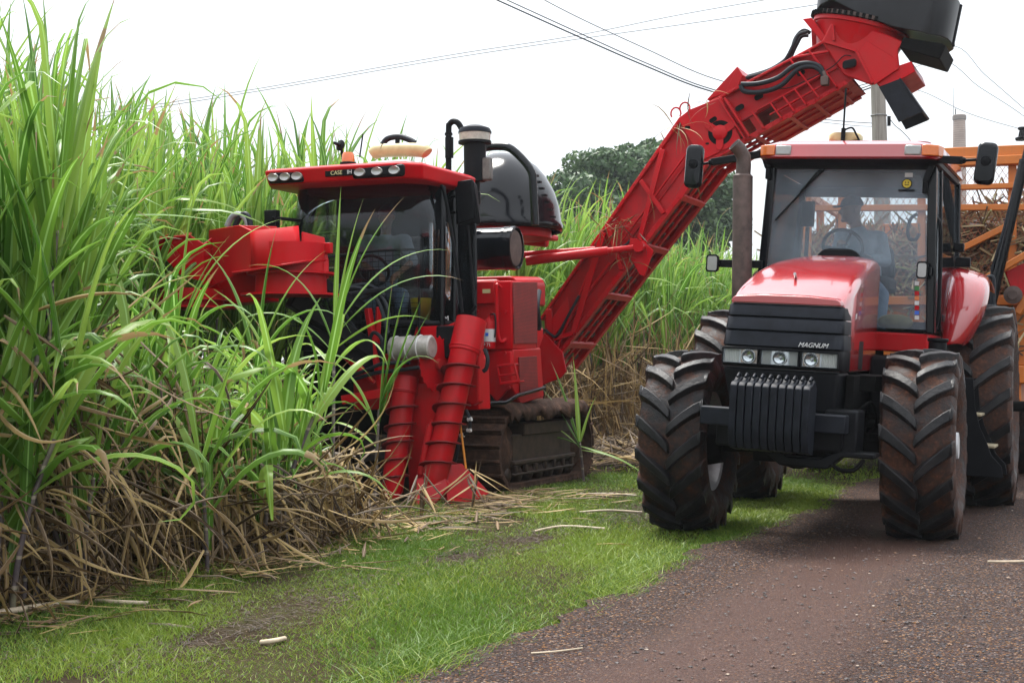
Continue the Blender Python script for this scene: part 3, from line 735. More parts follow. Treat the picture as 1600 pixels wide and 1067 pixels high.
# cane stalks lying on the verge
def fallen(label,pts,r):
    P=[gp_(px,py,z) for px,py,z in pts]; o=MB().tube(bez(P,4),r,8).build('cane_stalk',M['palestalk'],smooth=80)
    return tag(o,label,'cane stalk')
M['palestalk']=m_plain('dry_pale_cane',(.42,.34,.24),.55,var=.35,scale=9)
fallen('thick pale cane lying at the left edge of the grass',[(-40,962,.02),(10,955,.05),(75,945,.03),(130,940,.02)],.017)
fallen('short broken cane lying on grass below the tall row',[(150,938,.02),(185,940,.03),(232,942,.02)],.012)
fallen('long pale cane lying on grass near the tractor tyre',[(835,830,.02),(880,822,.03),(945,826,.02)],.012)
fallen('thin yellow cane lying on the red gravel road edge',[(830,1020,.03),(870,1017,.035),(910,1012,.03)],.004)
fallen('pale cane stick on the road at the right edge',[(1543,877,.035),(1580,877,.035),(1640,876,.035)],.008)
fallen('broken cane piece lying beside the crawler track',[(900,772,.02),(950,771,.03),(995,774,.02)],.010)
fallen('straw-coloured cane on the grass behind the front tyre',[(905,800,.02),(950,797,.04),(1003,800,.02)],.010)
fallen('bleached cane chip lying alone on the mown grass',[(408,1003,.02),(425,1001,.03),(445,997,.02)],.012)
def wisp(label,px,py,n,seed):
    r=random.Random(seed); rb=RB(); p=gp_(px,py)
    for i in range(n):
        rb.strip((r.uniform(-.05,.05),r.uniform(-.05,.05),r.uniform(.25,.42)),r.uniform(-3.0,.1),radians(r.uniform(-75,-20)),radians(r.uniform(-30,50)),r.uniform(.3,.55),.03,r.uniform(.4,1),nseg=6,twist=r.uniform(-1,1),fold=.4)
    rb.strip((0,0,0),.8,radians(75),.1,.5,.035,.9,nseg=4)
    rb.strip((.02,0,0),1.4,radians(70),.1,.5,.035,.7,nseg=4)
    o=link_mesh('dead_leaf_bunch',np_mesh('dead_leaf_bunch',*rb.arrays(),[M['dryleaf']]),None,p); return tag(o,label,'dead leaves')
wisp('bunch of straw leaves propped before the red divider shoe',735,800,9,3)
wisp('bunch of straw leaves caught below the left divider spiral',655,810,11,4)

# ================================================================ damp air
hz=MB(); hz.box(-158,158,-18,268,-1.2,54); ho=hz.build('haze',[m for m in [bpy.data.materials.new('damp_air')]][0],smooth=0)
hm=ho.data.materials[0]; hm.use_nodes=True; hm.node_tree.nodes.clear(); vo_=hm.node_tree.nodes.new('ShaderNodeVolumePrincipled'); ou_=hm.node_tree.nodes.new('ShaderNodeOutputMaterial')
vo_.inputs['Color'].default_value=(.86,.92,.97,1); vo_.inputs['Density'].default_value=.0004; vo_.inputs['Anisotropy'].default_value=.2; hm.node_tree.links.new(vo_.outputs[0],ou_.inputs['Volume'])
tag(ho,'pale damp air greying the far trees and chimney','haze',kind='stuff')
# ================================================================ tractor
T=Fr(2.31,11.5,radians(21.5))
ROLL=radians(-3.4); PIV=1.0; DY=.0075; YAW=-.035
TR=fr_empty('tractor',T)
tag(TR,'red farm tractor with black grille and muddy tyres on the gravel road','tractor')
def bx(px,py,x):                         # pixel on the plane x = const, in the leaning body's own frame
    p=T.on_x(px,py,x); y,z=p.y-DY-YAW*p.x,p.z-PIV; c,s_=cos(-ROLL),sin(-ROLL)
    return Vector((p.x,y*c-z*s_,y*s_+z*c+PIV))
def body(o):                             # a part of the body leans with it
    o.rotation_euler=(ROLL,0,YAW); o.location=(0,PIV*sin(ROLL)+DY,PIV-PIV*cos(ROLL)); return o
def tyre_mb(r,w,N,lug,rim_r):
    mb=MB(); rc_=r-lug
    prof=[(rim_r,-.36*w),(rim_r+.03,-.42*w),(rim_r+.10*(rc_-rim_r)/.3,-.47*w),((rim_r+rc_)/2,-.51*w),(rc_-.09,-.495*w),(rc_-.035,-.45*w),(rc_-.012,-.33*w),(rc_,-.12*w),
          (rc_,.12*w),(rc_-.012,.33*w),(rc_-.035,.45*w),(rc_-.09,.495*w),((rim_r+rc_)/2,.51*w),(rim_r+.10*(rc_-rim_r)/.3,.47*w),(rim_r+.03,.42*w),(rim_r,.36*w)]
    mb.lathe(prof,(0,0,0),(0,1,0),72,closed=True)
    def crown(l):
        a=abs(l)/w
        if a<.12: return rc_
        if a<.33: return rc_-.012*(a-.12)/.21
        if a<.45: return rc_-.012-.023*(a-.33)/.12
        return rc_-.035-.055*min(1,(a-.45)/.045)
    pitch=2*pi/N; sweep=.30*w/r*1.5
    for side in (-1,1):
        for i in range(N):
            ph0=pitch*(i+(.5 if side>0 else 0)); secs=[]
            for t in (0,.04,.25,.5,.75,.93,1.0,1.12):
                tt=min(t,1); lat=side*w*(-.02+.505*tt); a=ph0+sweep*(tt**.85)
                base=crown(lat)-.02; top=crown(lat)+lug*(1 if t<=.94 else .92)
                if t>.94: top=r-.028
                if t>1: lat=side*w*.512; top=rc_-.085; base=rc_-.13; a+=.015
                bw=(.118+.03*tt)/r/2; tw=(.070+.026*tt)/r/2
                if t==0: bw*=.8; tw*=.6; top-=.008
                if abs(top-base)<.02: base=top-.02
                def pt(rad,an): return (rad*cos(an),lat,rad*sin(an))
                secs.append([pt(base,a-bw),pt(top,a-tw),pt(top,a+tw),pt(base,a+bw)])
            mb.loft(secs)
    return mb
def rim_mb(rr,w,out):
    mb=MB(); s_=out
    mb.lathe([(rr+.01,-.37*w),(rr-.02,-.34*w),(rr-.045,-.2*w),(rr-.05,.0),(rr-.045,.2*w),(rr-.02,.34*w),(rr+.01,.37*w),(rr+.012,.30*w),(rr+.012,-.30*w)],(0,0,0),(0,1,0),48,closed=True)
    d=.10*w*s_
    mb.lathe([(rr-.04,d-.012),(rr-.12,d+.02*s_-.012),(.16,d+.05*s_-.012),(.16,d+.05*s_+.012),(rr-.12,d+.02*s_+.012),(rr-.04,d+.012)],(0,0,0),(0,1,0),48,closed=True)
    mb.lathe([(0,d-.12*s_),(.17,d-.12*s_),(.17,d+.08*s_),(.11,d+.12*s_),(.10,d+.2*s_),(0,d+.2*s_)],(0,0,0),(0,1,0),24)
    for k in range(8):
        a=2*pi*k/8; mb.cyl((.2*cos(a),d+.03*s_,.2*sin(a)),(.2*cos(a),d+.085*s_,.2*sin(a)),.018,n=6)
    return mb
meshes={}
def wheel(x,y,r,w,N,lug,rr,mat,ph,label=None):
    e=empty('wheel',(x,y,r-.015),0,TR); e.rotation_euler=(0,ph,0)
    k=(r,)
    if k not in meshes: 
        o=tyre_mb(r,w,N,lug,rr).build('tyre',mat,e,bevel=.006,seg=1,smooth=38); meshes[k]=o
    else:
        o=meshes[k].copy(); o.data=meshes[k].data.copy(); o.data.materials[0]=mat; COL.objects.link(o); o.parent=e
    rim_mb(rr,w,1 if y>0 else -1).build('rim',M['silver'],e,smooth=35)
    if label: e['label']=label
    return e
wheel(0,-.91,.745,.54,17,.056,.40,M['rubber'],.05,'dusty black front wheel on the grass')
wheel(0,.95,.745,.54,17,.056,.40,M['rubbermud'],.12,'front wheel caked with red mud on the road')
wheel(-3.0,-1.14,.975,.70,19,.066,.52,M['rubberrear'],.1)
wheel(-3.0,1.15,.975,.74,19,.066,.52,M['rubberrear'],.0,'large muddy rear wheel under the red fender')
# chassis, axles
c=MB(); c.box(-3.3,.72,-.24,.24,.62,1.28); c.box(-3.25,-2.4,-.5,.5,.7,1.45); c.cyl((-3,-.9,.97),(-3,.9,.97),.13)
c.box(-2.3,-.5,-.36,.36,.85,1.5)
c.build('chassis',M['dark'],TR,bevel=.02)
a=MB(); a.cyl((0,-.78,.73),(0,.78,.73),.085); a.lathe([(.0,-.2),(.2,-.18),(.2,.18),(0,.2)],(0,0,.73),(1,0,0),20)
for s_ in(-1,1): a.cyl((0,s_*.62,.73),(0,s_*.78,.73),.17,.2); a.beam((.16,s_*.2,.78),(.16,s_*.75,.78),.04,.04)
a.build('front_axle',M['dark'],TR,bevel=.01)
# rear drawbar-side axle stub seen outside the rear wheel
MB().cyl((-3,1.1,.96),(-3,1.62,.96),.05).build('axle_bar',M['dark'],TR)
# hood
hs=[(.74,.43,1.85,.08),(.62,.44,1.912,.085),(.5,.445,1.962,.09),(.3,.44,2.035,.095),(.1,.435,2.095,.10),(-.15,.42,2.155,.10),(-.4,.405,2.20,.10),(-.9,.365,2.268,.10),(-1.2,.34,2.29,.09),(-1.32,.33,2.275,.08)]
mb=MB(); mb.loft([sect(x,hw,1.32 if x<.7 else 1.32,zt,r,5,.02) for x,hw,zt,r in hs])
hood=body(mb.build('hood',M['red_tr'],TR,bevel=.012,smooth=50))
mb=MB(); mb.loft([[(.745+.07*k/3,p[1]*(1-.012*k),1.805+(p[2]-1.805)*(1-.20*k*k/9)) for p in sect(0,.425,1.805,1.862,.05,5,.02)] for k in range(4)])
mb.build('hood_lip',M['red_tr'],hood,bevel=.008,smooth=50)
# seams and decal on the visible flank
mb=MB()
mb.prism([(.35,.437,1.72),(-.35,.402,1.86),(-.35,.402,1.90),(.35,.437,1.76)],(0,.006,0)); mb.build('side_stripe',M['silver'],hood)
mb=MB(); mb.box(-.1,.3,.424,.434,1.34,1.56); mb.build('side_vent',M['black'],hood)
mb=MB(); mb.tube([(.38,-.03,2.03),(.46,-.02,2.05)],.012,8); mb.build('hood_ornament',M['steel'],hood)
# grille: three recessed bands
def band(mb,z0,z1,x0,x1,hw0,hw1):
    n=6; R=.07
    def row(z,x,hw):
        P=[(.55,-hw-.004,z)]
        for i in range(n+1):
            an=pi/2*i/n; P.append((x-R+R*sin(an),-hw+R*(1-cos(an))-.004*0,z))
        for i in range(n+1):
            an=pi/2*i/n; P.append((x-R+R*cos(an),hw-R*(1-sin(an)),z))
        P.append((.55,hw+.004,z)); return P
    mb.loft([row(z0,x0,hw0),row(z0+.006,x0+.008,hw0),row(z1-.006,x1+.008,hw1),row(z1,x1,hw1)])
mb=MB(); zs=[1.475,1.595,1.70,1.795]
for i in range(3):
    f0=(zs[i]-1.47)/.33; f1=(zs[i+1]-1.47)/.33
    band(mb,zs[i]+.004,zs[i+1]-.004,.86-.06*f0,.86-.06*f1,.455-.02*f0,.455-.02*f1)
grille=body(mb.build('grille',M['blackgrey'],TR,smooth=40))
mb=MB(); band(mb,1.33,1.80,.835,.775,.448,.43); body(mb.build('grille_back',M['black'],TR,smooth=40))
text('emblem_text','MAGNUM',.049,M['white'],grille,(.8685,.235,1.506),(0,1,0),(-.12,0,1),.003,shear=.35)
# headlights: a row of three, each with a chrome bowl behind clear glass and fluted lens fields
mb=MB(); band(mb,1.325,1.472,.868,.868,.452,.452); hb=body(mb.build('headlight_panel',M['black'],TR,smooth=40))
for (y0,y1,sd) in ((-.435,-.16,-1),(-.145,.145,0),(.16,.435,1)):
    mb=MB(); mb.box(.872,.880,y0,y1,1.345,1.455); hl=mb.build('headlight',M['silver'],hb,bevel=.004)
    ym=(y0+y1)/2
    if sd: fields=[(ym+.01,y1-.012)] if sd>0 else [(y0+.012,ym-.01)]; bowl=(y0+.012,ym-.002) if sd>0 else (ym+.002,y1-.012)
    else: fields=[(y0+.012,-.07),(.07,y1-.012)]; bowl=(-.062,.062)
    mb=MB(); yb=(bowl[0]+bowl[1])/2; mb.box(.8795,.8815,bowl[0],bowl[1],1.352,1.448); mb.build('lamp_surround',M['tintrefl'] if sd else M['bowl'],hl)
    mb=MB(); mb.lathe([(.006,.004),(.030,.006),(.046,.014),(.050,.022),(.053,.022),(.053,.0),(.006,.0)],(.882,yb,1.40),(1,0,0),24,closed=True); mb.build('lamp_bowl',M['bowl'],hl,smooth=50)
    MB().cyl((.884,yb,1.40),(.905,yb,1.40),.009,n=10).build('bulb',M['lens'],hl)
    for (f0,f1) in fields:
        mb=MB(); n_=9
        for k in range(n_):
            ya=f0+(f1-f0)*k/n_; yb_=f0+(f1-f0)*(k+1)/n_; mb.prism([(.880,ya,1.352),(.888,(ya+yb_)/2,1.352),(.880,yb_,1.352)],(0,0,.096))
        mb.build('fluted_lens',M['flute'],hl,smooth=0)
    MB().box(.9065,.9095,y0+.006,y1-.006,1.349,1.451).build('cover_glass',M['glassclear'],hl)
    mb=MB()
    for q in ((y0,y1,1.343,1.349),(y0,y1,1.451,1.457),(y0,y0+.006,1.349,1.451),(y1-.006,y1,1.349,1.451)): mb.box(.876,.911,*q)
    mb.build('bezel',M['black'],hl)
# lower nose panel
mb=MB(); mb.loft([[(.5,-.40,1.0),(.84,-.36,1.0),(.84,.42,1.0),(.5,.44,1.0)],[(.5,-.452,1.32),(.862,-.44,1.32),(.862,.44,1.32),(.5,.452,1.32)]])
nose=body(mb.build('nose_panel',M['black'],TR,bevel=.03,seg=3))
mb=MB(); mb.box(.866,.872,-.44,.44,1.312,1.322); mb.build('trim_strip',M['gloss'],nose)
mb=MB(); mb.box(.858,.866,-.10,.02,1.245,1.275); mb.build('latch',M['dark'],nose,bevel=.004)
mb=MB(); mb.tube([(.6,.452,1.27),(.6,.462,1.25),(.6,.462,1.2)],.012,8); mb.build('hook',M['steel'],nose)
# front frame, weights
mb=MB(); p0=bx(1095,640,1.02); p1=bx(1323,672,1.02)
mb.box(.92,1.06,p0.y,p1.y,.88,1.015); bar=body(mb.build('weight_beam',M['blackgrey'],TR,bevel=.012))
mb=MB(); mb.box(.55,.95,-.30,.50,.74,1.0); mb.box(.6,.9,.36,.60,.72,1.05); mb.box(.6,.9,-.45,-.3,.72,.9)
body(mb.build('front_frame',M['black'],TR,bevel=.02))
mb=MB(); sh=[(-.33,.79),(-.02,.79),(.10,.71),(.34,.71),(.48,.78),(.74,.78),(.74,.74),(.5,.735),(.40,.64),(.05,.64),(-.06,.73),(-.33,.75)]
mb.prism([(.70,y,z-.03) for y,z in sh],(.22,0,0)); body(mb.build('skid_plate',M['black'],TR,bevel=.012))
mb=MB()
mb.tube(bez([(.9,.42,.66),(.93,.50,.615),(.93,.60,.625),(.9,.66,.70)],6),.016,8); body(mb.build('tow_loop',M['dark'],TR))
for i in range(10):
    w0=-.245+i*.0585; mb=MB()
    prof=[(1.09,1.20),(1.16,1.25),(1.19,1.255),(1.24,1.225),(1.31,1.215),(1.335,1.19),(1.335,.90),(1.325,.83),(1.27,.74),(1.10,.715)]
    mb.prism([(x,w0,z) for x,z in prof],(0,.050,0))
    mb.tube([(1.10,w0+.025,1.215),(1.14,w0+.025,1.262),(1.19,w0+.025,1.275),(1.24,w0+.025,1.25)],.012,6)
    o=body(mb.build('front_weight',M['blackgrey'],TR,bevel=.011,seg=2))
# brackets and hydraulics between nose and wheel
mb=MB(); mb.box(.45,.7,.46,.52,.75,1.3); mb.cyl((.1,.35,.93),(.2,.75,.93),.03); mb.cyl((.15,.3,1.0),(.15,.72,.98),.022); mb.tube(bez([(.5,.5,1.0),(.4,.6,1.1),(.2,.62,.95),(.3,.55,.82)],6),.012,8)
mb.box(-.7,.35,.36,.62,1.18,1.30)
body(mb.build('steering_linkage',M['dark'],TR,bevel=.006))
# cab
CF=-1.48; CR=-2.95
cab=empty('cab',(0,0,0),0,TR); body(cab)
mb=MB(); mb.box(CF,CR+.1,-.74,.74,1.50,1.665); mb.build('cab_base',M['red'],cab,bevel=.015)
mb=MB(); mb.box(CF-.02,CR+.1,-.70,.70,1.666,1.69); mb.build('cab_floor',M['dark'],cab)
def pillar(pts,w,d,mat=M['gloss']):
    mb=MB(); 
    for a,b in zip(pts[:-1],pts[1:]): mb.beam(a,b,w,d,up=(1,0,0))
    return mb.build('pillar',mat,cab,bevel=.012)
for s_ in(-1,1):
    pillar([(CF,s_*.765,1.67),(CF+.02,s_*.70,3.14)],.075,.10)
    pillar([(CF-.28,s_*.80,1.69),(CF-.22,s_*.735,3.14)],.04,.05)
    pillar([(CR,s_*.80,1.69),(CR+.02,s_*.74,3.14)],.07,.09)
mb=MB(); mb.box(CR-.03,CR+.03,-.76,.76,1.69,1.80); mb.box(CR-.03,CR+.03,-.72,.72,3.0,3.13); mb.build('rear_frame',M['black'],cab,bevel=.01)
def pane(name,corners,mat,th=.006):
    mb=MB(); P=[Vector(q) for q in corners]; n=(P[1]-P[0]).cross(P[-1]-P[0]).normalized()*th
    mb.prism(P,n); return mb.build(name,mat,cab)
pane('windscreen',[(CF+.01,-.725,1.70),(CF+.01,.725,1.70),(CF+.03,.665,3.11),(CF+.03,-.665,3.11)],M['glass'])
for s_ in(-1,1):
    pane('door_glass',[(CF-.32,s_*.80,1.72),(CR+.06,s_*.81,1.72),(CR+.07,s_*.742,3.10),(CF-.26,s_*.735,3.10)],M['glassclear'])
    pane('side_glass',[(CF-.06,s_*.775,1.72),(CF-.25,s_*.795,1.72),(CF-.20,s_*.733,3.10),(CF-.05,s_*.705,3.10)],M['glassclear'])
pane('rear_glass',[(CR,-.74,1.82),(CR,.74,1.82),(CR+.01,.69,2.99),(CR+.01,-.69,2.99)],M['glassclear'])
# black border of the windscreen
mb=MB(); x=CF+.022
mb.prism([(x,-.66,3.12),(x,.66,3.12),(x,.665,2.94),(x,.60,3.035),(x,.52,3.06),(x,-.52,3.06),(x,-.60,3.035),(x,-.665,2.94)],(.004,0,0)); mb.build('screen_border',M['seat'],cab)
# roof
mb=MB(); rows=[]
def rp_(z,xf,xr,hw,r=.16):
    xc=(xf+xr)/2; return [(xc+px_,py_,z) for px_,py_ in rrect(xf-xr,hw*2,r,5)]
mb.loft([rp_(3.155,-1.22,-3.0,.775),rp_(3.17,-1.205,-3.02,.795),rp_(3.28,-1.23,-3.0,.775),rp_(3.32,-1.30,-2.95,.70,.18),rp_(3.34,-1.5,-2.8,.5,.2)])
roof=mb.build('cab_roof',M['red_tr'],cab,smooth=45)
mb=MB(); mb.loft([rp_(3.09,-1.40,-2.9,.70,.12),rp_(3.12,-1.27,-2.95,.765,.14),rp_(3.154,-1.24,-2.98,.77,.15)]); mb.build('roof_visor',M['black'],roof,smooth=40)
for s_ in(-1,1):
    mb=MB(); mb.box(-1.23,-1.198,s_*.49,s_*.63,3.182,3.27); mb.build('roof_lamp',M['lens'],roof,bevel=.012)
    mb=MB(); mb.loft([[(-1.21,s_*.635,z),(-1.196,s_*.635,z),(-1.196+.0,s_*.70,z),(-1.235,s_*.77,z),(-1.35,s_*.800,z),(-1.37,s_*.79,z),(-1.3,s_*.70,z)] for z in (3.18,3.272)])
    mb.build('turn_signal',M['amber'],roof,bevel=.01)
# antenna unit
g=bx(1322,205,-1.75)
mb=MB(); mb.loft([rp_(3.34,-1.62,-1.95,.21,.1),rp_(3.375,-1.66,-1.9,.15,.1)]); mb.build('antenna_base',M['black'],roof,smooth=50)
mb=MB(); mb.loft([[(q[0]-0.0,q[1]+g.y,z) for q in rp_(0,-1.66,-1.88,hw,.07)] for z,hw in ((3.375,.12),(3.385,.145),(3.43,.145),(3.45,.125))]); mb.build('satellite_receiver',M['cream'],roof,smooth=50)
mb=MB(); mb.cyl((-1.63,g.y,3.34),(-1.63,g.y,3.48),.02); mb.cyl((-1.63,g.y,3.48),(-1.63,g.y-.0,3.84),.009); mb.tube(bez([(-1.63,g.y,3.46),(-1.6,g.y+.08,3.48),(-1.62,g.y+.12,3.42),(-1.64,g.y+.15,3.36)],5),.009,6); mb.build('antenna',M['black'],roof)
# wiper
mb=MB(); w0=bx(1302,252,CF+.05); w1=bx(1250,300,CF+.06); w2=bx(1211,344,CF+.055); w3=bx(1285,266,CF+.055)
mb.tube([w0,w1],.009,6); mb.beam(w3,w2,.012,.03,up=(1,0,0)); w4=bx(1292,252,CF+.05); mb.tube([w4,w1],.006,6); mb.build('wiper',M['black'],cab)
# mirrors
for (arm,cx,cy,hw,hh,rot,x) in (([(1199,262),(1192,240),(1110,253),(1085,258)],1083.5,260,13.5,33,.02,-1.35),([(1446,285),(1460,250),(1505,252),(1541,250)],1541.5,257.5,16,34.5,.08,-1.35)):
    pts=[bx(p[0],p[1],x) for p in arm]; mb=MB(); mb.beam(pts[0],pts[1],.03,.05); mb.beam(pts[1],pts[2],.045,.065); mb.tube([pts[2],pts[3]],.014,8); mb.ball(pts[2],.032,6); mb.box(x-.05,x+.0,pts[0].y-.02,pts[0].y+.02,pts[0].z-.1,pts[0].z+.03)
    mb.build('mirror_arm',M['black'],cab,bevel=.006)
    c_=bx(cx,cy,x+.05); k=(c_-bx(cx+10,cy,x+.05)).length/10
    mb=MB(); R=[]
    for dx,sc_ in ((0,.9),(.012,1),(.05,1),(.072,.86)):
        R.append([(c_.x+dx-.02,c_.y+(qx*cos(rot)+qz*sin(rot))*sc_,c_.z+(qz*cos(rot)-qx*sin(rot))*sc_) for qx,qz in rrect(hw*2*k,hh*2*k,.05,4)])
    mb.loft(R); mi_=mb.build('mirror',M['gloss'],cab,bevel=.004,smooth=50)
    mb=MB(); mb.lathe([(.045,0),(.04,.02),(.0,.026)],(c_.x+.05,c_.y,c_.z+.02),(1,0,0),16); mb.build('mirror_clamp',M['black'],mi_)
# work lamps
for (cx,cy,hw,hh,ar) in ((1111.5,411,9.5,13.5,[(1120,411),(1146,412),(1190,413)]),(1441.5,422.5,8.5,14,[(1452,424),(1456,424)])):
    x=-1.3; c_=bx(cx,cy,x); k=(c_-bx(cx+10,cy,x)).length/10; mb=MB()
    mb.loft([[(x+dx,c_.y+qx*s_,c_.z+qz*s_) for qx,qz in rrect(hw*2*k,hh*2*k,.025,3)] for dx,s_ in ((-.07,.55),(-.05,.9),(0,1),(.014,1),(.014,.84),(.006,.82))])
    wl_=mb.build('work_lamp',M['black'],cab,smooth=40)
    mb=MB(); mb.loft([[(x+dx,c_.y+qx*s_,c_.z+qz*s_) for qx,qz in rrect(hw*1.66*k,hh*1.7*k,.02,3)] for dx,s_ in ((.007,.98),(.0115,.95))]); mb.build('lamp_lens',M['lens'],wl_)
    P=[bx(p[0],p[1],x-.06) for p in ar]; mb=MB()
    for a,b in zip(P[:-1],P[1:]): mb.beam(a,b,.05,.07)
    mb.build('lamp_bracket',M['black'],cab,bevel=.008)
# door handle rail, catch, strap handle inside, stickers
x=-1.62; P=[bx(p[0],p[1],x) for p in ((1452,337),(1464,342),(1470,360),(1469,440),(1467,490),(1460,512),(1447,516))]
MB().tube(bez(P,6),.018,10).build('grab_rail',M['black'],cab)
P=[bx(p[0],p[1],-1.75) for p in ((1434,335),(1424,342),(1419,360),(1422,374),(1432,374),(1437,365))]
MB().tube(bez(P,5),.016,8).build('grab_handle',M['black'],cab)
p=bx(1466,497,-1.9); MB().box(p.x-.1,p.x+.06,p.y-.01,p.y+.05,p.z-.03,p.z+.03).build('door_handle',M['black'],cab,bevel=.01)
mb=MB(); cols=[M['white'],M['greenst'],M['red'],M['amber'],M['white'],M['red'],M['blue'],M['white']]; x=CF+.0165+.012
for i in range(8):
    a=bx(1430,440+i*7.6,x); b=bx(1436.5,446.5+i*7.6,x); mb.box(x,x+.002,a.y,b.y,a.z,b.z,i)
mb.build('sticker_strip',cols,cab)
a=bx(1415,271,x); b=bx(1427,278,x); MB().box(x+.012,x+.014,a.y,b.y,a.z,b.z).build('sticker',M['white'],cab)
p=bx(1418,288,x); mb=MB(); mb.lathe([(0,0),(.043,0),(.043,.002),(0,.002)],(x+.012,p.y,p.z),(1,0,0),24,0); mb.lathe([(0,0),(.036,0),(.036,.002),(0,.002)],(x+.015,p.y,p.z),(1,0,0),24,1)
for dy,dz,w,h in ((-.012,.01,.004,.006),(.012,.01,.004,.006),(0,-.012,.014,.003),(-.014,-.008,.003,.004),(.014,-.008,.003,.004)): mb.box(x+.018,x+.0195,p.y+dy-w,p.y+dy+w,p.z+dz-h,p.z+dz+h,0)
mb.box(x+.012,x+.014,p.y-.07,p.y+.07,p.z-.066,p.z-.05,0)
mb.build('round_sticker',[M['black'],M['yellow']],cab)
p=bx(1465,434,-1.95); MB().box(p.x-.02,p.x+.02,p.y,p.y+.004,p.z-.06,p.z+.06).build('sticker',M['white'],cab)
# inside the cab
mb=MB(); a=.55; cx=-1.82; wc=bx(1317,386,-1.82); wy,cz=wc.y,wc.z
ring=[(cx+.18*cos(t)*.55,wy+.18*sin(t),cz+.18*cos(t)*.83) for t in [2*pi*i/28 for i in range(28)]]; mb.tube(ring,.016,8,closed=True)
for t in (.5,2.6,4.7): mb.tube([(cx,wy,cz-.02),(cx+.18*cos(t)*.55,wy+.18*sin(t),cz+.18*cos(t)*.83)],.012,6)
mb.cyl((cx,wy,cz-.02),(CF-.08,wy,1.70),.05)
mb.build('steering_wheel',M['black'],cab)
mb=MB(); mb.loft([sect(CF-.06,.24,1.70,2.30,.1),sect(CF-.22,.22,1.70,2.36,.1)]); mb.build('dashboard',M['seat'],cab,bevel=.02)
mb=MB(); mb.box(-2.75,-2.28,-.26,.26,2.05,2.2); mb.box(-2.6,-2.4,-.15,.15,1.69,2.05); mb.loft([[(-2.70-dx,y,z) for y,z in ((-.24,2.2),(.24,2.2),(.20,2.5),(-.20,2.5))] for dx in (0,.13)])
mb.build('driver_seat',M['seat'],cab,bevel=.04,seg=3)
mb=MB(); p0=bx(1252,314,-2.0); p1=bx(1270,354,-2.0); mb.box(-2.06,-2.0,p0.y,p1.y,p1.z,p0.z); mb.cyl((-2.05,(p0.y+p1.y)/2,1.9),(-2.05,(p0.y+p1.y)/2,p1.z),.02); mb.build('monitor',M['black'],cab,bevel=.012)
mb=MB(); mb.loft([sect(-2.05,.13,1.69,2.18,.05),sect(-2.7,.13,1.69,2.24,.05)]); 
for q in mb.v[:]: pass
mb.v=[(v[0],v[1]-.46,v[2]) for v in mb.v]
for i in range(5): mb.cyl((-2.12,-.56+i*.05,2.17),(-2.10,-.56+i*.05,2.26),.014,n=8)
mb.build('control_console',M['black'],cab,bevel=.01)
mb=MB(); mb.ball((-1.72,.42,1.76),.10,8,sc=(1,1.6,.75)); mb.build('cab_bag',m_plain('olive_cloth',(.16,.14,.06),.9,var=.4),cab)
a=bx(1276,388,-1.40); b=bx(1346,412,-1.40); mb=MB(); hw=(b.y-a.y)/2; mb.loft([sect(x,hw,2.05,a.z,.12) for x in (-1.36,-1.455)]); mb.v=[(p,q+(a.y+b.y)/2,r_) for p,q,r_ in mb.v]; mb.build('cowl',M['black'],cab,bevel=.015)
# exhaust
mb=MB(); x=-1.1; b=bx(1160,452,x); b2=bx(1160,275,x); b3=bx(1161,262,x); 
bz=b.y
mb.tube([(x,bz,1.75),(x,b2.y,b2.z-.03),(x,b2.y,b2.z)],[.088,.088,.082],20); mb.build('exhaust_stack',M['rust'],cab,smooth=40)
t1=b2; mb=MB()
pts=[(x,b2.y,b2.z),(x,b2.y,b2.z+.10),(x,b2.y-.005,b2.z+.17),(x+.03,b2.y-.04,b2.z+.235),(x+.06,b2.y-.08,b2.z+.275)]
mb.tube(pts,[.066,.066,.064,.062,.062],18); mb.lathe([(.0875,-.02),(.088,.012),(.069,.03)],(x,b2.y,b2.z-.012),(0,0,1),20)
P=mb.build('exhaust_elbow',M['rust'],cab,smooth=40)
d=(Vector(pts[-1])-Vector(pts[-2])).normalized(); MB().cyl(Vector(pts[-1])-d*.03,Vector(pts[-1])+d*.0015,.054,n=18).build('exhaust_mouth',M['dark'],cab)
# fender over the near rear wheel
F_=[((1478,541),(1501,540),-2.0),((1483,505),(1525,502),-2.04),((1488,470),(1538,467),-2.14),((1493,436),(1541,441),-2.34),((1497,417),(1538,430),-2.66)]
rows=[]
for (pa,pb,x) in F_:
    A=bx(pa[0],pa[1],x); B=bx(pb[0],pb[1],x-.04); Z=B+Vector((-.22,.02,-.03)); rows.append([A+Vector((-.1,-.06,0)),A,A.lerp(B,.35)+Vector((.02,0,.005)),A.lerp(B,.7)+Vector((.02,0,.008)),B,Z])
last=rows[-1]; rows.append([p+Vector((-.5,0,.0)) for p in last]); rows.append([p+Vector((-.9,0,-.12)) for p in last])
mb=MB(); mb.grid(rows); fo_=mb.build('fender',M['red_tr'],TR,solid=.03,smooth=60); body(fo_)
fo_.modifiers.new('round','SUBSURF').levels=2; fo_.modifiers['round'].render_levels=2
fl=MB(); fl.box(-3.6,-2.25,-.82,-.78,1.6,2.25); body(fl.build('fender',M['red_tr'],TR,bevel=.03))
for (px0,py0,px1,py1,x) in ((1490,380,1506,394,-2.5),(1493,402,1516,418,-2.7)):
    a=bx(px0,py0,x); b=bx(px1,py1,x); body(MB().box(x-.08,x,a.y,b.y,b.z,a.z).build('marker_lamp',M['black'],TR,bevel=.012))
a=bx(1483,290,-2.85); body(MB().box(-2.9,-2.8,a.y-.02,a.y+.03,a.z-.05,a.z+.05).build('door_hinge',M['black'],TR,bevel=.01))
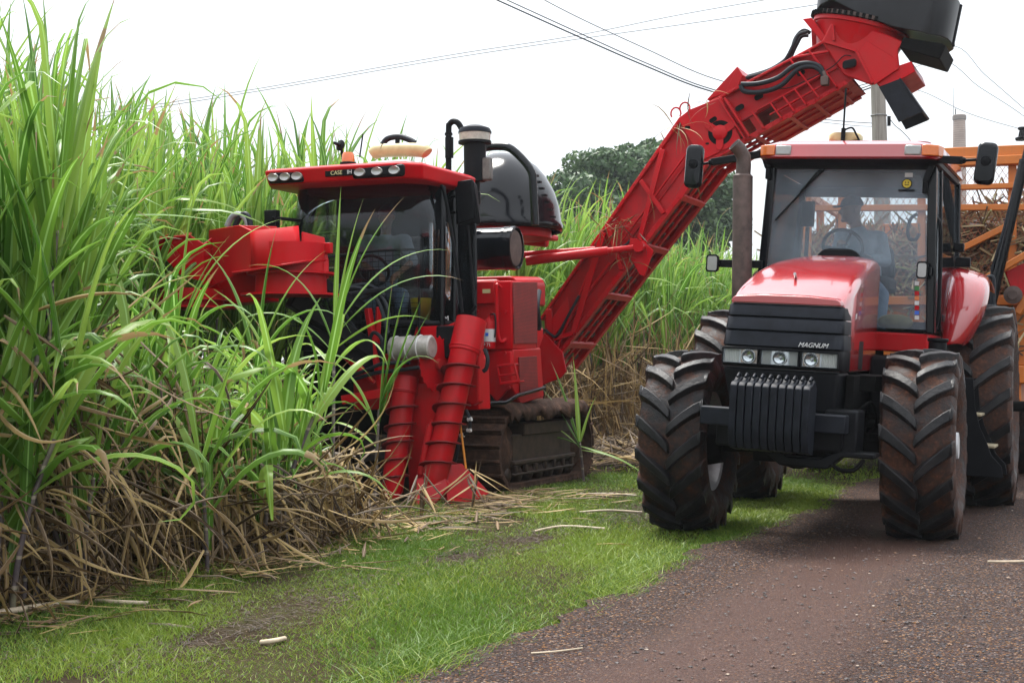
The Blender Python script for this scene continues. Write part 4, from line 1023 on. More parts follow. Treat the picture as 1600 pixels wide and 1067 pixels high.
# fuel tank, steps
mb=MB(); mb.loft([[(x,.36,.62),(x,.80,.62),(x,.86,.72),(x,.86,1.3),(x,.80,1.46),(x,.36,1.46)] for x in (-.85,-2.15)]); body(mb.build('fuel_tank',M['black'],TR,bevel=.04,seg=3))
a=bx(1466,535,-1.2); mb=MB(); mb.cyl((-1.2,a.y,1.44),(-1.2,a.y,1.6),.075); mb.cyl((-1.2,a.y,1.6),(-1.2,a.y,1.63),.088); body(mb.build('filler_cap',M['black'],TR,bevel=.008))
mb=MB()
st=[(1512,627),(1555,721)]
for x in (-1.72,-2.12):
    P=[(x,.95,1.3),(x,.95,.45),(x,1.42,.45),(x,1.40,.55),(x,1.31,.64),(x,1.27,.74),(x,1.20,.88),(x,1.15,1.05),(x,1.12,1.3)]
    mb.prism(P,(.012,0,0))
mb.box(-2.1,-1.71,.80,.96,1.15,1.3)
steps=body(mb.build('step_frame',M['black'],TR,bevel=.004))
M['trd']=m_plain('worn_step_tread',(.30,.25,.16),.6,var=.3)
for (y0,y1,z) in ((1.10,1.20,.97),(1.19,1.33,.70)):
    MB().box(-2.10,-1.74,y0,y1,z,z+.025).build('step_tread',M['trd'],steps,bevel=.006)
# ================================================================ sugarcane harvester
hc=uv2w(13.85,-7.3); Hf=Fr(hc.x,hc.y,TH); hx,hy=Hf.on_x,Hf.on_y
HV=fr_empty('cane_harvester',Hf)
tag(HV,'red tracked sugarcane harvester with raised elevator at the edge of the cane','harvester')
def poly_x(px,x,th,mb=None):             # plate in the plane x = const traced from pixels, th thick towards the rear
    mb=mb or MB(); return mb.prism([hx(a,b,x) for a,b in px],(-th,0,0))
def poly_y(px,y,th,mb=None):
    mb=mb or MB(); return mb.prism([hy(a,b,y) for a,b in px],(0,-th,0))
# ---- body
mb=MB(); mb.box(-2.3,.35,-1.0,.68,.62,1.68); mb.box(-5.6,-2.3,-1.3,-.55,.7,1.9); mb.build('body',M['dark'],HV,bevel=.02)
mb=MB(); mb.box(-2.2,-.35,-1.05,.70,1.6,2.15); mb.box(-1.9,-1.0,-.9,.75,2.15,2.33); mb.box(-4.3,-2.2,-1.2,-.5,1.6,2.2); mb.build('engine_housing',M['red'],HV,bevel=.06,seg=3)
# ---- crawler tracks
def track(yc):
    e=empty('track',(0,yc,0),0,HV); w=.52; L0,L1,R=-2.36,-.28,.40
    path=[]
    n=16
    for i in range(n+1):
        a=-pi/2+pi*i/n; path.append((L1+R*cos(a),.43+R*sin(a)))
    path.append((-1.2,.845)); path.append((-1.9,.835))
    for i in range(n+1):
        a=pi/2+pi*i/n; path.append((L0+R*.9*cos(a),.41+R*.97*sin(a)))
    # resample evenly
    P=[Vector((p[0],0,p[1])) for p in path]+[Vector((path[0][0],0,path[0][1]))]
    seg=[(P[i+1]-P[i]).length for i in range(len(P)-1)]; tot=sum(seg); N=44; pts=[]
    for k in range(N):
        d=tot*k/N; i=0
        while d>seg[i]: d-=seg[i]; i+=1
        pts.append((P[i].lerp(P[i+1],d/seg[i]),(P[i+1]-P[i]).normalized()))
    belt=MB(); rows=[]
    for off in (.0,-.06):
        pass
    for p,d in pts:
        nn=Vector((d.z,0,-d.x)); rows.append([p+Vector((0,-w/2,0)),p+Vector((0,w/2,0)),p-nn*.05+Vector((0,w/2,0)),p-nn*.05+Vector((0,-w/2,0))])
    rows.append(rows[0]); belt.grid(rows,cu=True)
    belt.build('belt',M['mud'],e,smooth=50)
    sh=MB()
    for p,d in pts:
        nn=Vector((d.z,0,-d.x)); l=tot/N
        q=p-d*(l*.44); r_=p+d*(l*.44); W_=Vector((0,w/2+.012,0))
        sh.hexa([q-W_-nn*.012,r_-W_-nn*.012,r_+W_-nn*.012,q+W_-nn*.012,q-W_+nn*.022,r_-W_+nn*.014,r_+W_+nn*.014,q+W_+nn*.022])
        g0=p-d*(l*.40); g1=p-d*(l*.22); sh.hexa([g0-W_+nn*.01,g1-W_+nn*.01,g1+W_+nn*.01,g0+W_+nn*.01,g0-W_+nn*.058,g1-W_+nn*.05,g1+W_+nn*.05,g0+W_+nn*.058])
    sh.build('track_shoes',M['mud'],e,bevel=.005,seg=1)
    fr=MB(); s_=1 if yc>0 else -1
    fr.box(-2.2,-.45,-.12,.17,.24,.60); fr.box(-2.3,-.7,.02*s_,.20*s_,.58,.72); fr.box(-2.25,-.4,.15*s_,.215*s_,.27,.32); fr.box(-2.25,-.4,.15*s_,.205*s_,.155,.185)
    for i in range(7): fr.box(-2.2+i*.28,-2.14+i*.28,.15*s_,.21*s_,.185,.27)
    fr.build('track_frame',M['trackdk'],e,bevel=.012)
    for i in range(7):
        rl=MB(); x=-2.2+i*.31; rl.lathe([(0,-.16),(.085,-.16),(.10,-.12),(.10,.12),(.085,.16),(.05,.18),(0,.18)],(x,0,.165),(0,1,0),18); rl.build('roller',M['trackdk'],e)
    for x,rr in ((L0,.27),(L1,.30)):
        rl=MB(); rl.lathe([(0,-.14),(rr,-.14),(rr+.02,0),(rr,.14),(rr*.6,.16),(.12,.19),(0,.20)],(x,0,.42),(0,1,0),24); rl.build('idler',M['mud'],e)
    return e
track(.98); track(-.98)
# fender bar and caked mud above the near track
mb=MB(); rows=[]; rm=random.Random(4)
for i in range(26):
    x=-2.5+i*.096; rows.append([(x,.70,.83),(x,.75,.92+rm.uniform(0,.03)),(x,1.0,.93+rm.uniform(0,.03)),(x,1.2,.92+rm.uniform(-.01,.02)),(x,1.25+rm.uniform(0,.03),.88+rm.uniform(-.03,.02)),(x,1.26+rm.uniform(0,.02),.84+rm.uniform(-.12,.01))])
mb.grid(rows); o=mb.build('mud_guard',M['mud'],HV,solid=.03,smooth=70)
p=[hx(728,632,.25),hy(790,629,1.27),hy(808,618,1.27),hy(850,606,1.27)]
MB().tube(p,.022,10).build('guard_bar',M['gloss'],HV)
# ---- cabinet with the perforated intake, tool box, handle
mb=MB(); mb.box(-1.02,-.32,.70,1.20,1.52,2.26); mb.build('cabinet',M['red'],HV,bevel=.018)
mb=MB(); P=[hy(800,441,1.2),hy(838,441,1.2),hy(838,536,1.2),hy(802,537,1.2)]; mb.prism([q+Vector((0,.002,0)) for q in P],(0,.012,0)); mb.build('intake_screen',M['perf'],HV,bevel=.003)
mb=MB(); P=[hy(808,558,1.2),hy(836,556,1.2),hy(838,608,1.2),hy(810,614,1.2)]; mb.prism([q+Vector((0,.014,0)) for q in P],(0,.010,0)); mb.build('lower_screen',M['perf'],HV,bevel=.003)
mb=MB(); P=[hx(744,441,-.32),hx(775,440,-.32),hx(775,474,-.32),hx(746,476,-.32)]; mb.prism(P,(.05,0,0)); bxo=mb.build('tool_box',M['red'],HV,bevel=.01)
a=hx(754,452,-.26); b=hx(766,458,-.26); MB().box(a.x-.005,a.x+.003,a.y,b.y,b.z,a.z).build('name_plate',M['yellowtxt'],bxo)
# lower side skirt
mb=MB(); P=[(-.34,1.52),(-1.12,1.55),(-1.22,1.0),(-.55,.93),(-.30,1.12)]
mb.prism([(x,1.205,z) for x,z in P],(0,-.30,0)); sk=mb.build('side_skirt',M['red'],HV,bevel=.015)
mb=MB(); P=[hx(752,551,-.30),hx(798,549,-.30),hx(800,600,-.30),hx(776,628,-.30),hx(752,600,-.30)]; mb.prism(P,(-.06,0,0)); mb.build('front_skirt',M['red'],HV,bevel=.012)
st=[hx(777,572,-.2),hx(803,569,-.2),hx(811,596,-.2),hx(782,600,-.2)]
mb=MB(); mb.tube([st[1]+Vector((-.1,0,0)),st[1],st[2],st[2]+Vector((-.12,0,0))],.014,8); mb.tube([st[0]+Vector((-.1,0,0)),st[0],st[3],st[3]+Vector((-.12,0,0))],.014,8); mb.tube([st[0],st[1]],.014,8); mb.tube([st[3],st[2]],.02,8); mb.tube([st[0].lerp(st[3],.55),st[1].lerp(st[2],.55)],.014,8)
mb.build('step',M['red'],HV)
P=[hx(784,450,-.3)+Vector((.02,0,0)),hx(781,446,-.3)+Vector((.09,0,0)),hx(781,470,-.3)+Vector((.09,0,0)),hx(783,520,-.3)+Vector((.09,0,0)),hx(787,534,-.3)+Vector((.07,0,0)),hx(790,530,-.3)+Vector((.0,0,0))]
MB().tube(bez(P,5),.02,8).build('grab_handle',M['red'],HV)
P=[hy(842,455,1.1),hy(839,480,1.15),hy(842,505,1.12),hy(841,515,1.1)]; MB().tube(bez(P,5),.032,8).build('coolant_hose',M['hose'],HV)
for px_,py_ in ((747,487),(790,487),(789,551),(796,606)):
    a=hx(px_,py_,-.29); MB().cyl(a,a+Vector((.03,0,0)),.02,n=10).build('hinge',M['red_worn_shade'],HV)
# ---- upper rear: rounded engine cover, air cleaner, pre-cleaner, extractor hood
mb=MB(); a=hy(800,430,1.0); b=hy(856,418,1.0)
mb.loft([sect(-1.05,.5,2.05,2.36,.12),sect(-1.9,.5,2.05,2.40,.12)]); mb.v=[(x,y+.45,z) for x,y,z in mb.v]; mb.build('engine_cover',M['red'],HV,bevel=.02,smooth=50)
mb=MB(); a0=hx(735,390,-.75); a1=hx(802,388,-.75); ax=Vector((-.05,1,0)).normalized(); L=(a1-a0).length
mb.lathe([(0,0),(.25,0),(.25,.05),(.235,.06),(.235,.42),(.243,.425),(.243,.45),(.235,.455),(.235,L-.03),(.245,L-.02),(.245,L+.03),(.225,L+.035),(.22,L+.01),(0,L+.01)],a0,ax,32)
ac=mb.build('air_cleaner',M['gloss'],HV,smooth=35)
MB().lathe([(0,L+.011),(.20,L+.011),(.195,L+.022),(.06,L+.03),(0,L+.03)],a0,ax,24).build('end_cap',M['rust'],ac)
c0=hx(742,275,-.6)
def zz(py): return hx(742,py,-.6).z
mb=MB(); mb.lathe([(0,zz(196)),(.08,zz(196.5)),(.165,zz(201)),(.185,zz(206)),(.185,zz(209)),(0,zz(209))],(c0.x,c0.y,0),(0,0,1),28); pc=mb.build('air_precleaner',M['blackgrey'],HV,smooth=35)
mb=MB(); mb.lathe([(0,zz(209)),(.178,zz(209)),(.172,zz(221)),(0,zz(221))],(c0.x,c0.y,0),(0,0,1),28); mb.build('clear_bowl',m_plain('clear_plastic_bowl',(.42,.38,.32),.2,coat=.4,var=.25,scale=20),pc)
mb=MB(); mb.lathe([(0,zz(221)),(.185,zz(221)),(.185,zz(225)),(.125,zz(226)),(.12,zz(284)),(.06,zz(285)),(.055,zz(300)),(.065,zz(301)),(.065,zz(318)),(.05,zz(320)),(.05,zz(352)),(0,zz(352))],(c0.x,c0.y,0),(0,0,1),24); mb.build('intake_pipe',M['black'],pc,smooth=35)
mb=MB(); mb.box(c0.x-.02,c0.x+.05,c0.y+.10,c0.y+.215,zz(284),zz(248)); mb.build('dust_bag',m_plain('smoky_plastic',(.12,.11,.10),.35,var=.4,scale=14),pc,bevel=.02)
P=[hx(701,300,-.75),hx(701,205,-.75),hx(703,194,-.75),hx(709,190,-.75),hx(716,193,-.75),hx(722,203,-.75)]
mb=MB(); mb.tube(bez(P,5),.034,10); mb.cyl(hx(701,212,-.75),hx(701,208,-.75),.045,n=12); mb.cyl(hx(702,247,-.75),hx(702,215,-.75),.048,n=12); mb.build('breather_pipe',M['black'],HV)
# glossy black extractor hood
dc=hx(786,350,-3.3); r0=.735
mb=MB(); rows=[]
prof=[(1.0,-.02),(1.03,.0),(1.03,.06),(1.0,.10),(.955,.3),(.875,.5),(.74,.70),(.58,.85),(.40,.95),(.2,1.01),(.01,1.03)]
for (f,h) in prof:
    rows.append([(dc.x+r0*1.15*f*cos(2*pi*k/40)-.12*h, dc.y+r0*f*sin(2*pi*k/40)*(1+.0*h)-.06*h*h, dc.z-.08+h*.98) for k in range(40)])
mb.grid(rows,cu=True); ex=mb.build('extractor_hood',M['gloss'],HV,smooth=60,solid=.02)
mb=MB()
for k in range(9):
    a=hx(838+k*4.4,275+k*9.5+k*k*.2,-2.72); MB().box(a.x-.03,a.x+.03,a.y-.035,a.y+.025,a.z-.012,a.z+.012).build('hood_rivet',M['black'],ex)
MB().lathe([(0,-.20),(r0*.86,-.20),(r0*.86,-.08),(0,-.08)],(dc.x,dc.y,dc.z),(0,0,1),36).build('extractor_ring',M['red'],HV,bevel=.01)
P=[hx(752,232,-2.35),hx(778,229,-2.35),hx(800,234,-2.35),hx(828,264,-2.35),hx(833,290,-2.35),hx(836,352,-2.35)]
MB().tube(bez(P,4),.05,12).build('hood_frame',M['gloss'],HV)
P=[hx(598,226,-.4),hx(606,217,-.4),hx(624,214,-.4),hx(640,219,-.4),hx(648,224,-.4)]; MB().tube(bez(P,5),.033,10).build('roof_hose',M['hose'],HV)
# ---- cab
cab=empty('cab',(0,0,0),0,HV)
XF=1.0; ZB,ZT=1.72,3.22
def outline(x0,yl,yr,z,cr=.42):          # plan of the cab: front, curved corners, sides
    P=[(-.2,yr,z)]
    for i in range(7):
        a=pi/2*i/6; P.append((x0-cr+cr*sin(a) if 1 else 0, yr-cr*.8*(1-cos(a)) ,z))
    for i in range(7):
        a=pi/2*i/6; P.append((x0-cr+cr*cos(a), yl+cr*.8*(1-sin(a)),z))
    P.append((-.2,yl,z)); return P
YL,YR=-.86,.80
mb=MB(); mb.grid([outline(XF-.10,YL+.05,YR-.02,1.78),outline(XF+.05,YL,YR,2.2),outline(XF+.04,YL,YR,2.7),outline(XF-.02,YL+.03,YR-.03,ZT)])
mb.build('cab_glass',M['glassdark'],cab,smooth=70,solid=.008)
mb=MB(); mb.box(-.26,-.2,YL,YR,1.7,ZT); mb.loft([outline(XF-.14,YL+.02,YR-.02,1.60),outline(XF-.10,YL+.04,YR-.02,1.765)]); mb.build('cab_shell',M['dark'],cab,bevel=.01)
mb=MB(); O=outline(XF-.095,YL+.045,YR-.018,1.78); mb.tube([Vector(p) for p in O],.035,8); mb.build('cab_gasket',M['black'],cab)
for (pts) in ([(.58,YR+.005,1.76),(.60,YR+.02,2.3),(.53,YR-.01,ZT)],[(.30,YR+.012,1.76),(.30,YR+.02,2.3),(.25,YR-.01,ZT)],[(-.18,YR+.01,1.7),(-.18,YR+.02,2.3),(-.2,YR,ZT)],[(-.18,YL,1.7),(-.2,YL,ZT)],[(.58,YL,1.76),(.53,YL+.02,ZT)]):
    mb=MB(); mb.tube(pts,.032,8); mb.build('pillar',M['gloss'],cab)
# roof with two lamp clusters
rf_=[]
def roofrow(z,ins,fr_=0):
    xf=1.28-ins+fr_; return [(-.05+ins*.3,-1.0+ins,z),(xf-.25,-1.0+ins,z),(xf,-.86+ins,z),(xf+.03,-.1,z),(xf,.66-ins,z),(xf-.18,.86-ins,z),(-.05+ins*.3,.90-ins,z)]
zr=3.20
mb=MB(); mb.loft([roofrow(zr-.02,.10),roofrow(zr,.02),roofrow(zr+.135,.0,.03),roofrow(zr+.165,.05,.0),roofrow(zr+.19,.22)]); roof=mb.build('cab_roof',M['red'],cab,bevel=.015,smooth=40)
for (y0,y1) in ((.16,.74),(-.82,-.40)):
    mb=MB(); mb.box(1.25,1.315,y0,y1,zr+.005,zr+.128); ld=mb.build('lamp_recess',M['black'],roof,bevel=.03,seg=3)
    for k in range(3):
        y=y0+(y1-y0)*(k+.5)/3
        mb=MB(); mb.lathe([(0,0),(.046,.008),(.058,.014),(.063,.008),(.063,-.01)],(1.318,y,zr+.066),(1,0,0),20); mb.v=[(a,b_,zr+.066+(c-zr-.066)*.66) for a,b_,c in mb.v]; mb.build('headlight',M['lens'],ld)
a=hx(530,274,1.33); MB().box(1.30,1.325,a.y-.17,a.y+.17,zr+.04,zr+.105).build('name_plate',M['black'],roof,bevel=.008)
np_=bpy.data.objects[roof.children[-1].name] if roof.children else roof
text('name_text','CASE',.058,M['yellowtxt'],roof,(1.327,a.y-.035,zr+.072),(0,1,0),(0,0,1),.002)
text('name_text','IH',.058,M['white'],roof,(1.327,a.y+.115,zr+.072),(0,1,0),(0,0,1),.002)
# beacon, horn, tank, aerial
b=hx(544,242,.9); mb=MB(); mb.lathe([(0,0),(.085,0),(.085,.05),(.07,.055),(0,.055)],(b.x,b.y,zr+.185),(0,0,1),20); bc=mb.build('beacon',M['black'],roof)
MB().lathe([(0,.055),(.068,.055),(.062,.13),(.05,.155),(0,.16)],(b.x,b.y,zr+.185),(0,0,1),20).build('beacon_lens',M['amber'],bc)
b=hx(533,228,.8); mb=MB(); mb.lathe([(0,0),(.055,.0),(.06,.015),(.02,.03),(.015,.1),(0,.1)],b,(1,-.3,.2),18); mb.tube([b,b+Vector((-.05,0,-.18))],.015,6); mb.build('roof_horn',M['black'],roof)
P=[hx(583,240,.75),hx(592,234,.75),hx(660,231,.75),hx(668,235,.75)]
mb=MB(); mb.tube(bez([hx(582,238,.6),hx(592,232,.6),hx(630,230,.6),hx(660,231,.6),hx(668,236,.6)],5),[.05]+[.068]*3+[.072]*14+[.068]*2+[.05],12); mb.v=[(a,b_,c-.03) for a,b_,c in mb.v]; tk=mb.build('cream_tank',M['cream'],roof,smooth=50)
mb=MB(); a=hx(578,243,.6); b=hx(660,240,.6); mb.loft([[(x,a.y,zr+.15),(x,a.y+.05,zr+.26),(x,b.y-.1,zr+.26),(x,b.y,zr+.15)] for x in (.75,.2)]); mb.build('roof_hump',M['white'],roof,bevel=.02)
mb=MB()
for px_ in (600,637): q=hx(px_,234.5,.6); mb.tube([q+Vector((.064*cos(t),0,.064*sin(t))) for t in [2*pi*i/14 for i in range(14)]],.007,6,closed=True)
q=hx(621,225,.6); mb.cyl(q,q+Vector((0,0,.05)),.025,n=10); mb.build('tank_strap',M['black'],tk)
q=hx(567,210,.7); MB().tube([hx(562,246,.7),q],.008,6).build('aerial',M['black'],roof)
# lower front guard of thin wires
mb=MB(); NX,NZ=22,16
def G(i,j):
    f=i/NX; g_=j/NZ; y=-.72+1.40*f; x=XF+.13-.0*f-(.28*max(0,(f-.72)/.28)**2)
    top=2.42+.10*f; z=1.66+(top-1.66)*g_; return Vector((x,y+(.0 if 1 else 0),z))
for i in range(NX+1): mb.tube([G(i,j) for j in range(0,NZ+1,4)],.003,4)
for j in range(NZ+1): mb.tube([G(i,j) for i in range(0,NX+1,2)],.003,4)
gd=mb.build('front_guard',M['black'],cab,smooth=0)
MB().tube([G(i,NZ) for i in range(NX+1)]+[G(NX,j) for j in range(NZ-1,-1,-1)],.014,8).build('guard_frame',M['black'],gd)
# mirror housing, rails
mb=MB(); pf=[(710,283),(740,281),(751,349),(716,352)]
mb.prism([hx(a,b_,.35) for a,b_ in ((709,284),(737,280),(742,341),(716,351))],(-.04,0,0)); mb.prism([hx(737,280,.352),hx(745,289,.25),hx(751,349,.25),hx(742,341,.352)],(-.05,-.02,0))
mb.loft([[hx(a,b_,.33) for a,b_ in pf],[hx(a,b_,.22) for a,b_ in ((712,288),(741,285),(750,345),(718,348))]])
mb.build('side_mirror',M['black'],cab,bevel=.012)
mb=MB()
for py_ in (308,333): mb.tube([hx(700,py_,.3),hx(712,py_-1,.3)],.012,6)
mb.build('mirror_bracket',M['black'],cab)
MB().tube(bez([hx(672,298,.66),hx(676,287,.66),hx(690,290,.62),hx(700,330,.58),hx(714,420,.55),hx(722,488,.52)],5),.018,8).build('grab_rail',M['black'],cab)
MB().tube(bez([hx(731,352,.3),hx(735,400,.3),hx(740,470,.3),hx(743,478,.3),hx(738,486,.3)],5),.016,8).build('grab_rail',M['black'],cab)
P=[hx(402,375,1.3),hx(430,335,1.25),hx(445,330,1.2)]
mb=MB(); a=hx(425,340,1.15); mb.box(a.x-.08,a.x,a.y-.10,a.y+.05,a.z-.28,a.z+.08); mb.tube([a,hx(470,345,1.0)],.02,6); mb.build('far_mirror',M['black'],cab,bevel=.015)
text('lettering','SM',.075,M['white'],cab,(.575,YR+.03,1.83),(-.55,.8,0),(0,0,1),.002)
# interior
mb=MB(); mb.box(-.1,.4,-.28,.22,2.02,2.14); mb.box(-.2,-.05,-.28,.22,2.1,2.75); mb.box(0,.3,-.2,.15,1.7,2.02); mb.box(-.1,.45,.30,.55,1.9,2.15); mb.build('operator_seat',M['seat'],cab,bevel=.04)
mb=MB(); ring=[(.52+.07*cos(t),-.03+.18*sin(t),2.35+.15*cos(t)) for t in [2*pi*i/24 for i in range(24)]]; mb.tube(ring,.016,8,closed=True); mb.tube([(.52,-.03,2.33),(.75,-.03,1.78)],.03,8); mb.tube([(.52,-.2,2.35),(.52,.14,2.35)],.012,6); mb.build('steering_wheel',M['black'],cab)
q=hx(652,470,.8); mb=MB(); mb.lathe([(0,0),(.09,0),(.11,.26),(0,.26)],(.62,q.y-.05,1.78),(0,0,1),18); mb.build('yellow_bucket',M['yellow'],cab)
# ---- front under the cab
mb=MB(); poly_x([(552,565),(600,560),(700,520),(745,560),(748,640),(552,640)],.55,.3,mb); mb.build('front_frame',M['red'],HV,bevel=.01)
mb=MB(); poly_x([(625,512),(700,508),(720,498),(728,560),(640,560)],.82,.12,mb); mb.build('cab_support',M['red'],HV,bevel=.01)
mb=MB(); a=hx(612,545,1.15); b=hx(676,542,1.15); mb.lathe([(0,0),(.10,0),(.118,.015),(.118,(b-a).length-.015),(.10,(b-a).length),(0,(b-a).length)],a,(b-a),24); tk=mb.build('oil_reservoir',m_plain('dull_aluminium',(.36,.34,.31),.45,metal=.35,var=.3),HV)
mb=MB()
for f in (.13,.45,.72):
    q=a.lerp(b,f); mb.tube([q+Vector((.122*cos(t),0,.122*sin(t))) for t in [2*pi*i/18 for i in range(18)]],.007,6,closed=True)
mb.build('clamp',M['white'],tk)
mb=MB(); c_=hx(684,570,.95); nn=Vector((.25,1,.05)).normalized()
prof=[(0,-.012)]; 
mb.lathe([(0,-.012),(.27,-.012),(.27,.004),(.06,.01),(.05,.05),(0,.05)],c_,nn,32)
u_=nn.orthogonal().normalized(); v_=nn.cross(u_)
for k in range(24):
    t=2*pi*k/24; p=c_+u_*(.27*cos(t))+v_*(.27*sin(t)); t2=t+.12; p2=c_+u_*(.295*cos(t2))+v_*(.295*sin(t2)); t3=t+.16; p3=c_+u_*(.265*cos(t3))+v_*(.265*sin(t3)); mb.prism([p,p2,p3],nn*.008)
mb.build('cutting_disc',M['red_worn_shade'],HV,smooth=30)
mb=MB(); a=hx(684,560,.9); mb.box(.55,.85,a.y-.05,a.y+.22,a.z-.0,a.z+.33); mb.build('disc_motor_mount',M['black'],HV,bevel=.02)
# red brackets, rams and hoses in the gap in front of the cab
rh=random.Random(8)
mb=MB(); mb.beam(hx(575,482,1.2),hx(600,630,1.15),.09,.05,up=(0,1,0)); mb.beam(hx(592,480,1.15),hx(588,560,1.1),.05,.05); mb.beam(hx(535,625,1.3),hx(610,612,1.2),.07,.09); mb.beam(hx(598,560,1.1),hx(655,548,1.0),.05,.08); mb.build('lift_bracket',M['red'],HV,bevel=.008)
mb=MB(); mb.cyl(hx(524,540,1.35),hx(566,580,1.25),.04); mb.cyl(hx(566,580,1.25),hx(585,598,1.2),.022); mb.build('tilt_ram',M['red'],HV)
for k,P in enumerate(([(520,455),(560,450),(590,470),(606,520)],[(560,470),(590,460),(607,490),(600,540)],[(548,588),(580,575),(600,568),(640,566)],[(546,595),(585,583),(610,580),(655,574)],[(575,540),(583,520),(596,530),(598,560)],[(530,470),(545,500),(560,520),(585,545)],[(500,440),(540,448),(575,445),(602,462)])):
    MB().tube(bez([hx(a,b_,1.35-.03*k) for a,b_ in P],6),.02,8).build('hydraulic_hose',M['hose'],HV)
# topper arm
mb=MB(); mb.beam(hx(455,466,1.9),hx(600,560,1.05),.14,.17); mb.beam(hx(500,440,1.95),hx(568,480,1.35),.06,.10); mb.beam(hx(530,462,1.6),hx(603,452,1.3),.07,.05); mb.beam(hx(470,510,1.7),hx(585,575,1.1),.10,.12); mb.box(1.0,1.2,-.5,.1,1.5,1.9)
mb.build('topper_arm',M['black'],HV,bevel=.012)
# ---- topper: two gathering drums with ledges and deflector plates
XT=2.2
tp=empty('topper',(0,0,0),0,HV)
def drum(px,pyb,r,k=1.0):
    c=hx(px,pyb,XT); mb=MB()
    mb.lathe([(0,0),(r*1.32,0),(r*1.32,.02),(r*.95,.025),(r*.93,.22*k),(r*1.16,.225*k),(r*1.16,.225*k+.02),(r*.9,.225*k+.025),(r*.9,.55*k),(0,.55*k)],(c.x-.1,c.y,c.z),(0,0,1),36); return mb.build('gathering_drum',M['red'],tp,smooth=35)
drum(446,462,.36,.9); drum(290,482,.34,.35)
def plate(pts,x0,x1,th=.02):             # folded plates: list of (px,py,x)
    mb=MB(); P=[hx(a,b_,x) for a,b_,x in pts]; n=(P[1]-P[0]).cross(P[2]-P[0]).normalized()
    mb.prism(P,n*th); return mb.build('deflector_plate',M['red'],tp,bevel=.005)
plate([(326,360,2.0),(373,352,2.35),(391,360,2.45),(391,420,2.45),(345,440,2.2),(326,450,2.0)],0,0)
plate([(373,352,2.35),(433,354,2.1),(433,420,2.1),(391,420,2.4)],0,0)
rows=[]
for i in range(9):
    f=i/8; px_=391+75*f; bul=.06*sin(pi*min(1,f*1.05)); rows.append([hx(px_,361-8*f,2.45+bul-.25*f),hx(px_+2+4*f,422-9*f,2.45+bul-.25*f)])
mb=MB(); mb.grid(rows); mb.build('drum_shield',M['red'],tp,solid=.015,smooth=60)
plate([(473,362,2.2),(507,371,1.95),(514,408,1.95),(514,435,1.95),(487,440,2.2),(473,412,2.2)],0,0)
mb=MB(); P=[hx(a,b_,x) for a,b_,x in ((362,428,2.35),(392,424,2.55),(440,416,2.62),(475,410,2.45),(512,408,1.95),(512,408,1.7),(362,424,1.9))]; mb.prism(P,(0,0,.018)); mb.build('ledge',M['red'],tp,bevel=.004)
mb=MB(); mb.box(1.93,1.99,*(lambda a:(a.y-.04,a.y+.05,a.z-.05,a.z+.05))(hx(512,388,1.95))); mb.build('pivot_lug',M['red'],tp,bevel=.008)
plate([(232,376,2.3),(298,369,2.25),(318,382,2.2),(318,440,2.2),(283,432,2.3)],0,0)
mb=MB(); P=[hx(a,b_,x) for a,b_,x in ((232,377,2.32),(298,370,2.27),(300,366,1.9),(240,371,1.9))]; mb.prism(P,(0,0,.02)); mb.build('top_ledge',M['red'],tp,bevel=.004)
plate([(318,382,2.2),(345,362,1.9),(345,440,1.9),(318,445,2.2)],0,0)
mb=MB(); mb.prism([hx(a,b_,1.95) for a,b_ in ((318,425),(410,420),(410,470),(330,478))],(-.3,0,0)); mb.build('centre_housing',M['red'],tp,bevel=.01)
for k in range(2):
    P=[hx(355+k*12,354,1.95),hx(362+k*12,340,1.95),hx(372+k*11,335,1.95),hx(384+k*5,342,1.95),hx(388+k*3,356,1.95)]
    MB().tube(bez(P,5),.03,10).build('topper_hose',M['wire'] if k==0 else M['hose'],tp)
# ---- crop divider: two spirals, their frames and the shoe
def spiral(pt,pb,r,xt,xb,turns,cap):
    A=hx(pt[0],pt[1],xt); B=hx(pb[0],pb[1],xb); d=(B-A); L=d.length; d.normalize()
    e=empty('divider_spiral',(0,0,0),0,HV); mb=MB()
    mb.lathe([(0,-.01),(r*1.12,0),(r*1.12,cap),(r*1.02,cap+.01),(r,cap+.02),(r*.92,L-.1),(r*.62,L),(0,L)],A,d,28); mb.build('drum',M['red_worn_shade'],e,smooth=35)
    u=d.orthogonal().normalized(); w=d.cross(u); N=int(turns*22); r0_,r1=r*.93,r*1.38; rows=[]
    for i in range(N+1):
        t=2*pi*i/22; h=cap+.06+(L-cap-.16)*i/N; k=1-.06*i/N
        dirv=u*cos(t)+w*sin(t); c=A+d*h
        rows.append([c+dirv*(r0_*k)-d*.012,c+dirv*(r1*k)-d*.006,c+dirv*(r1*k)+d*.006,c+dirv*(r0_*k)+d*.012])
    mb=MB(); mb.loft(rows); mb.build('flight',M['flight'],e,smooth=50)
    mb=MB(); mb.tube([A+d*(cap*.9)+u*0+ (u*cos(t)+w*sin(t))*(r*1.13) for t in [2*pi*i/24 for i in range(24)]],.008,6,closed=True); mb.build('band',M['red_worn_shade'],e)
    return e
spiral((737,500),(676,760),.140,.75,1.30,6.2,.34)
spiral((634,590),(611,780),.118,1.05,1.35,5.2,.16)
mb=MB(); poly_x([(736,522),(748,524),(748,628),(738,634),(716,618),(728,560)],.62,.14,mb); mb.build('spiral_housing',M['red'],HV,bevel=.015)
mb=MB(); poly_x([(650,600),(684,600),(700,700),(690,770),(640,785),(636,700)],1.02,.06,mb); mb.build('divider_plate',M['red_worn_shade'],HV,bevel=.008)
mb=MB(); mb.cyl(hx(672,665,1.25),hx(657,740,1.3),.034); mb.cyl(hx(674,655,1.24),hx(671,668,1.25),.016); mb.build('divider_ram',M['red_worn_shade'],HV)
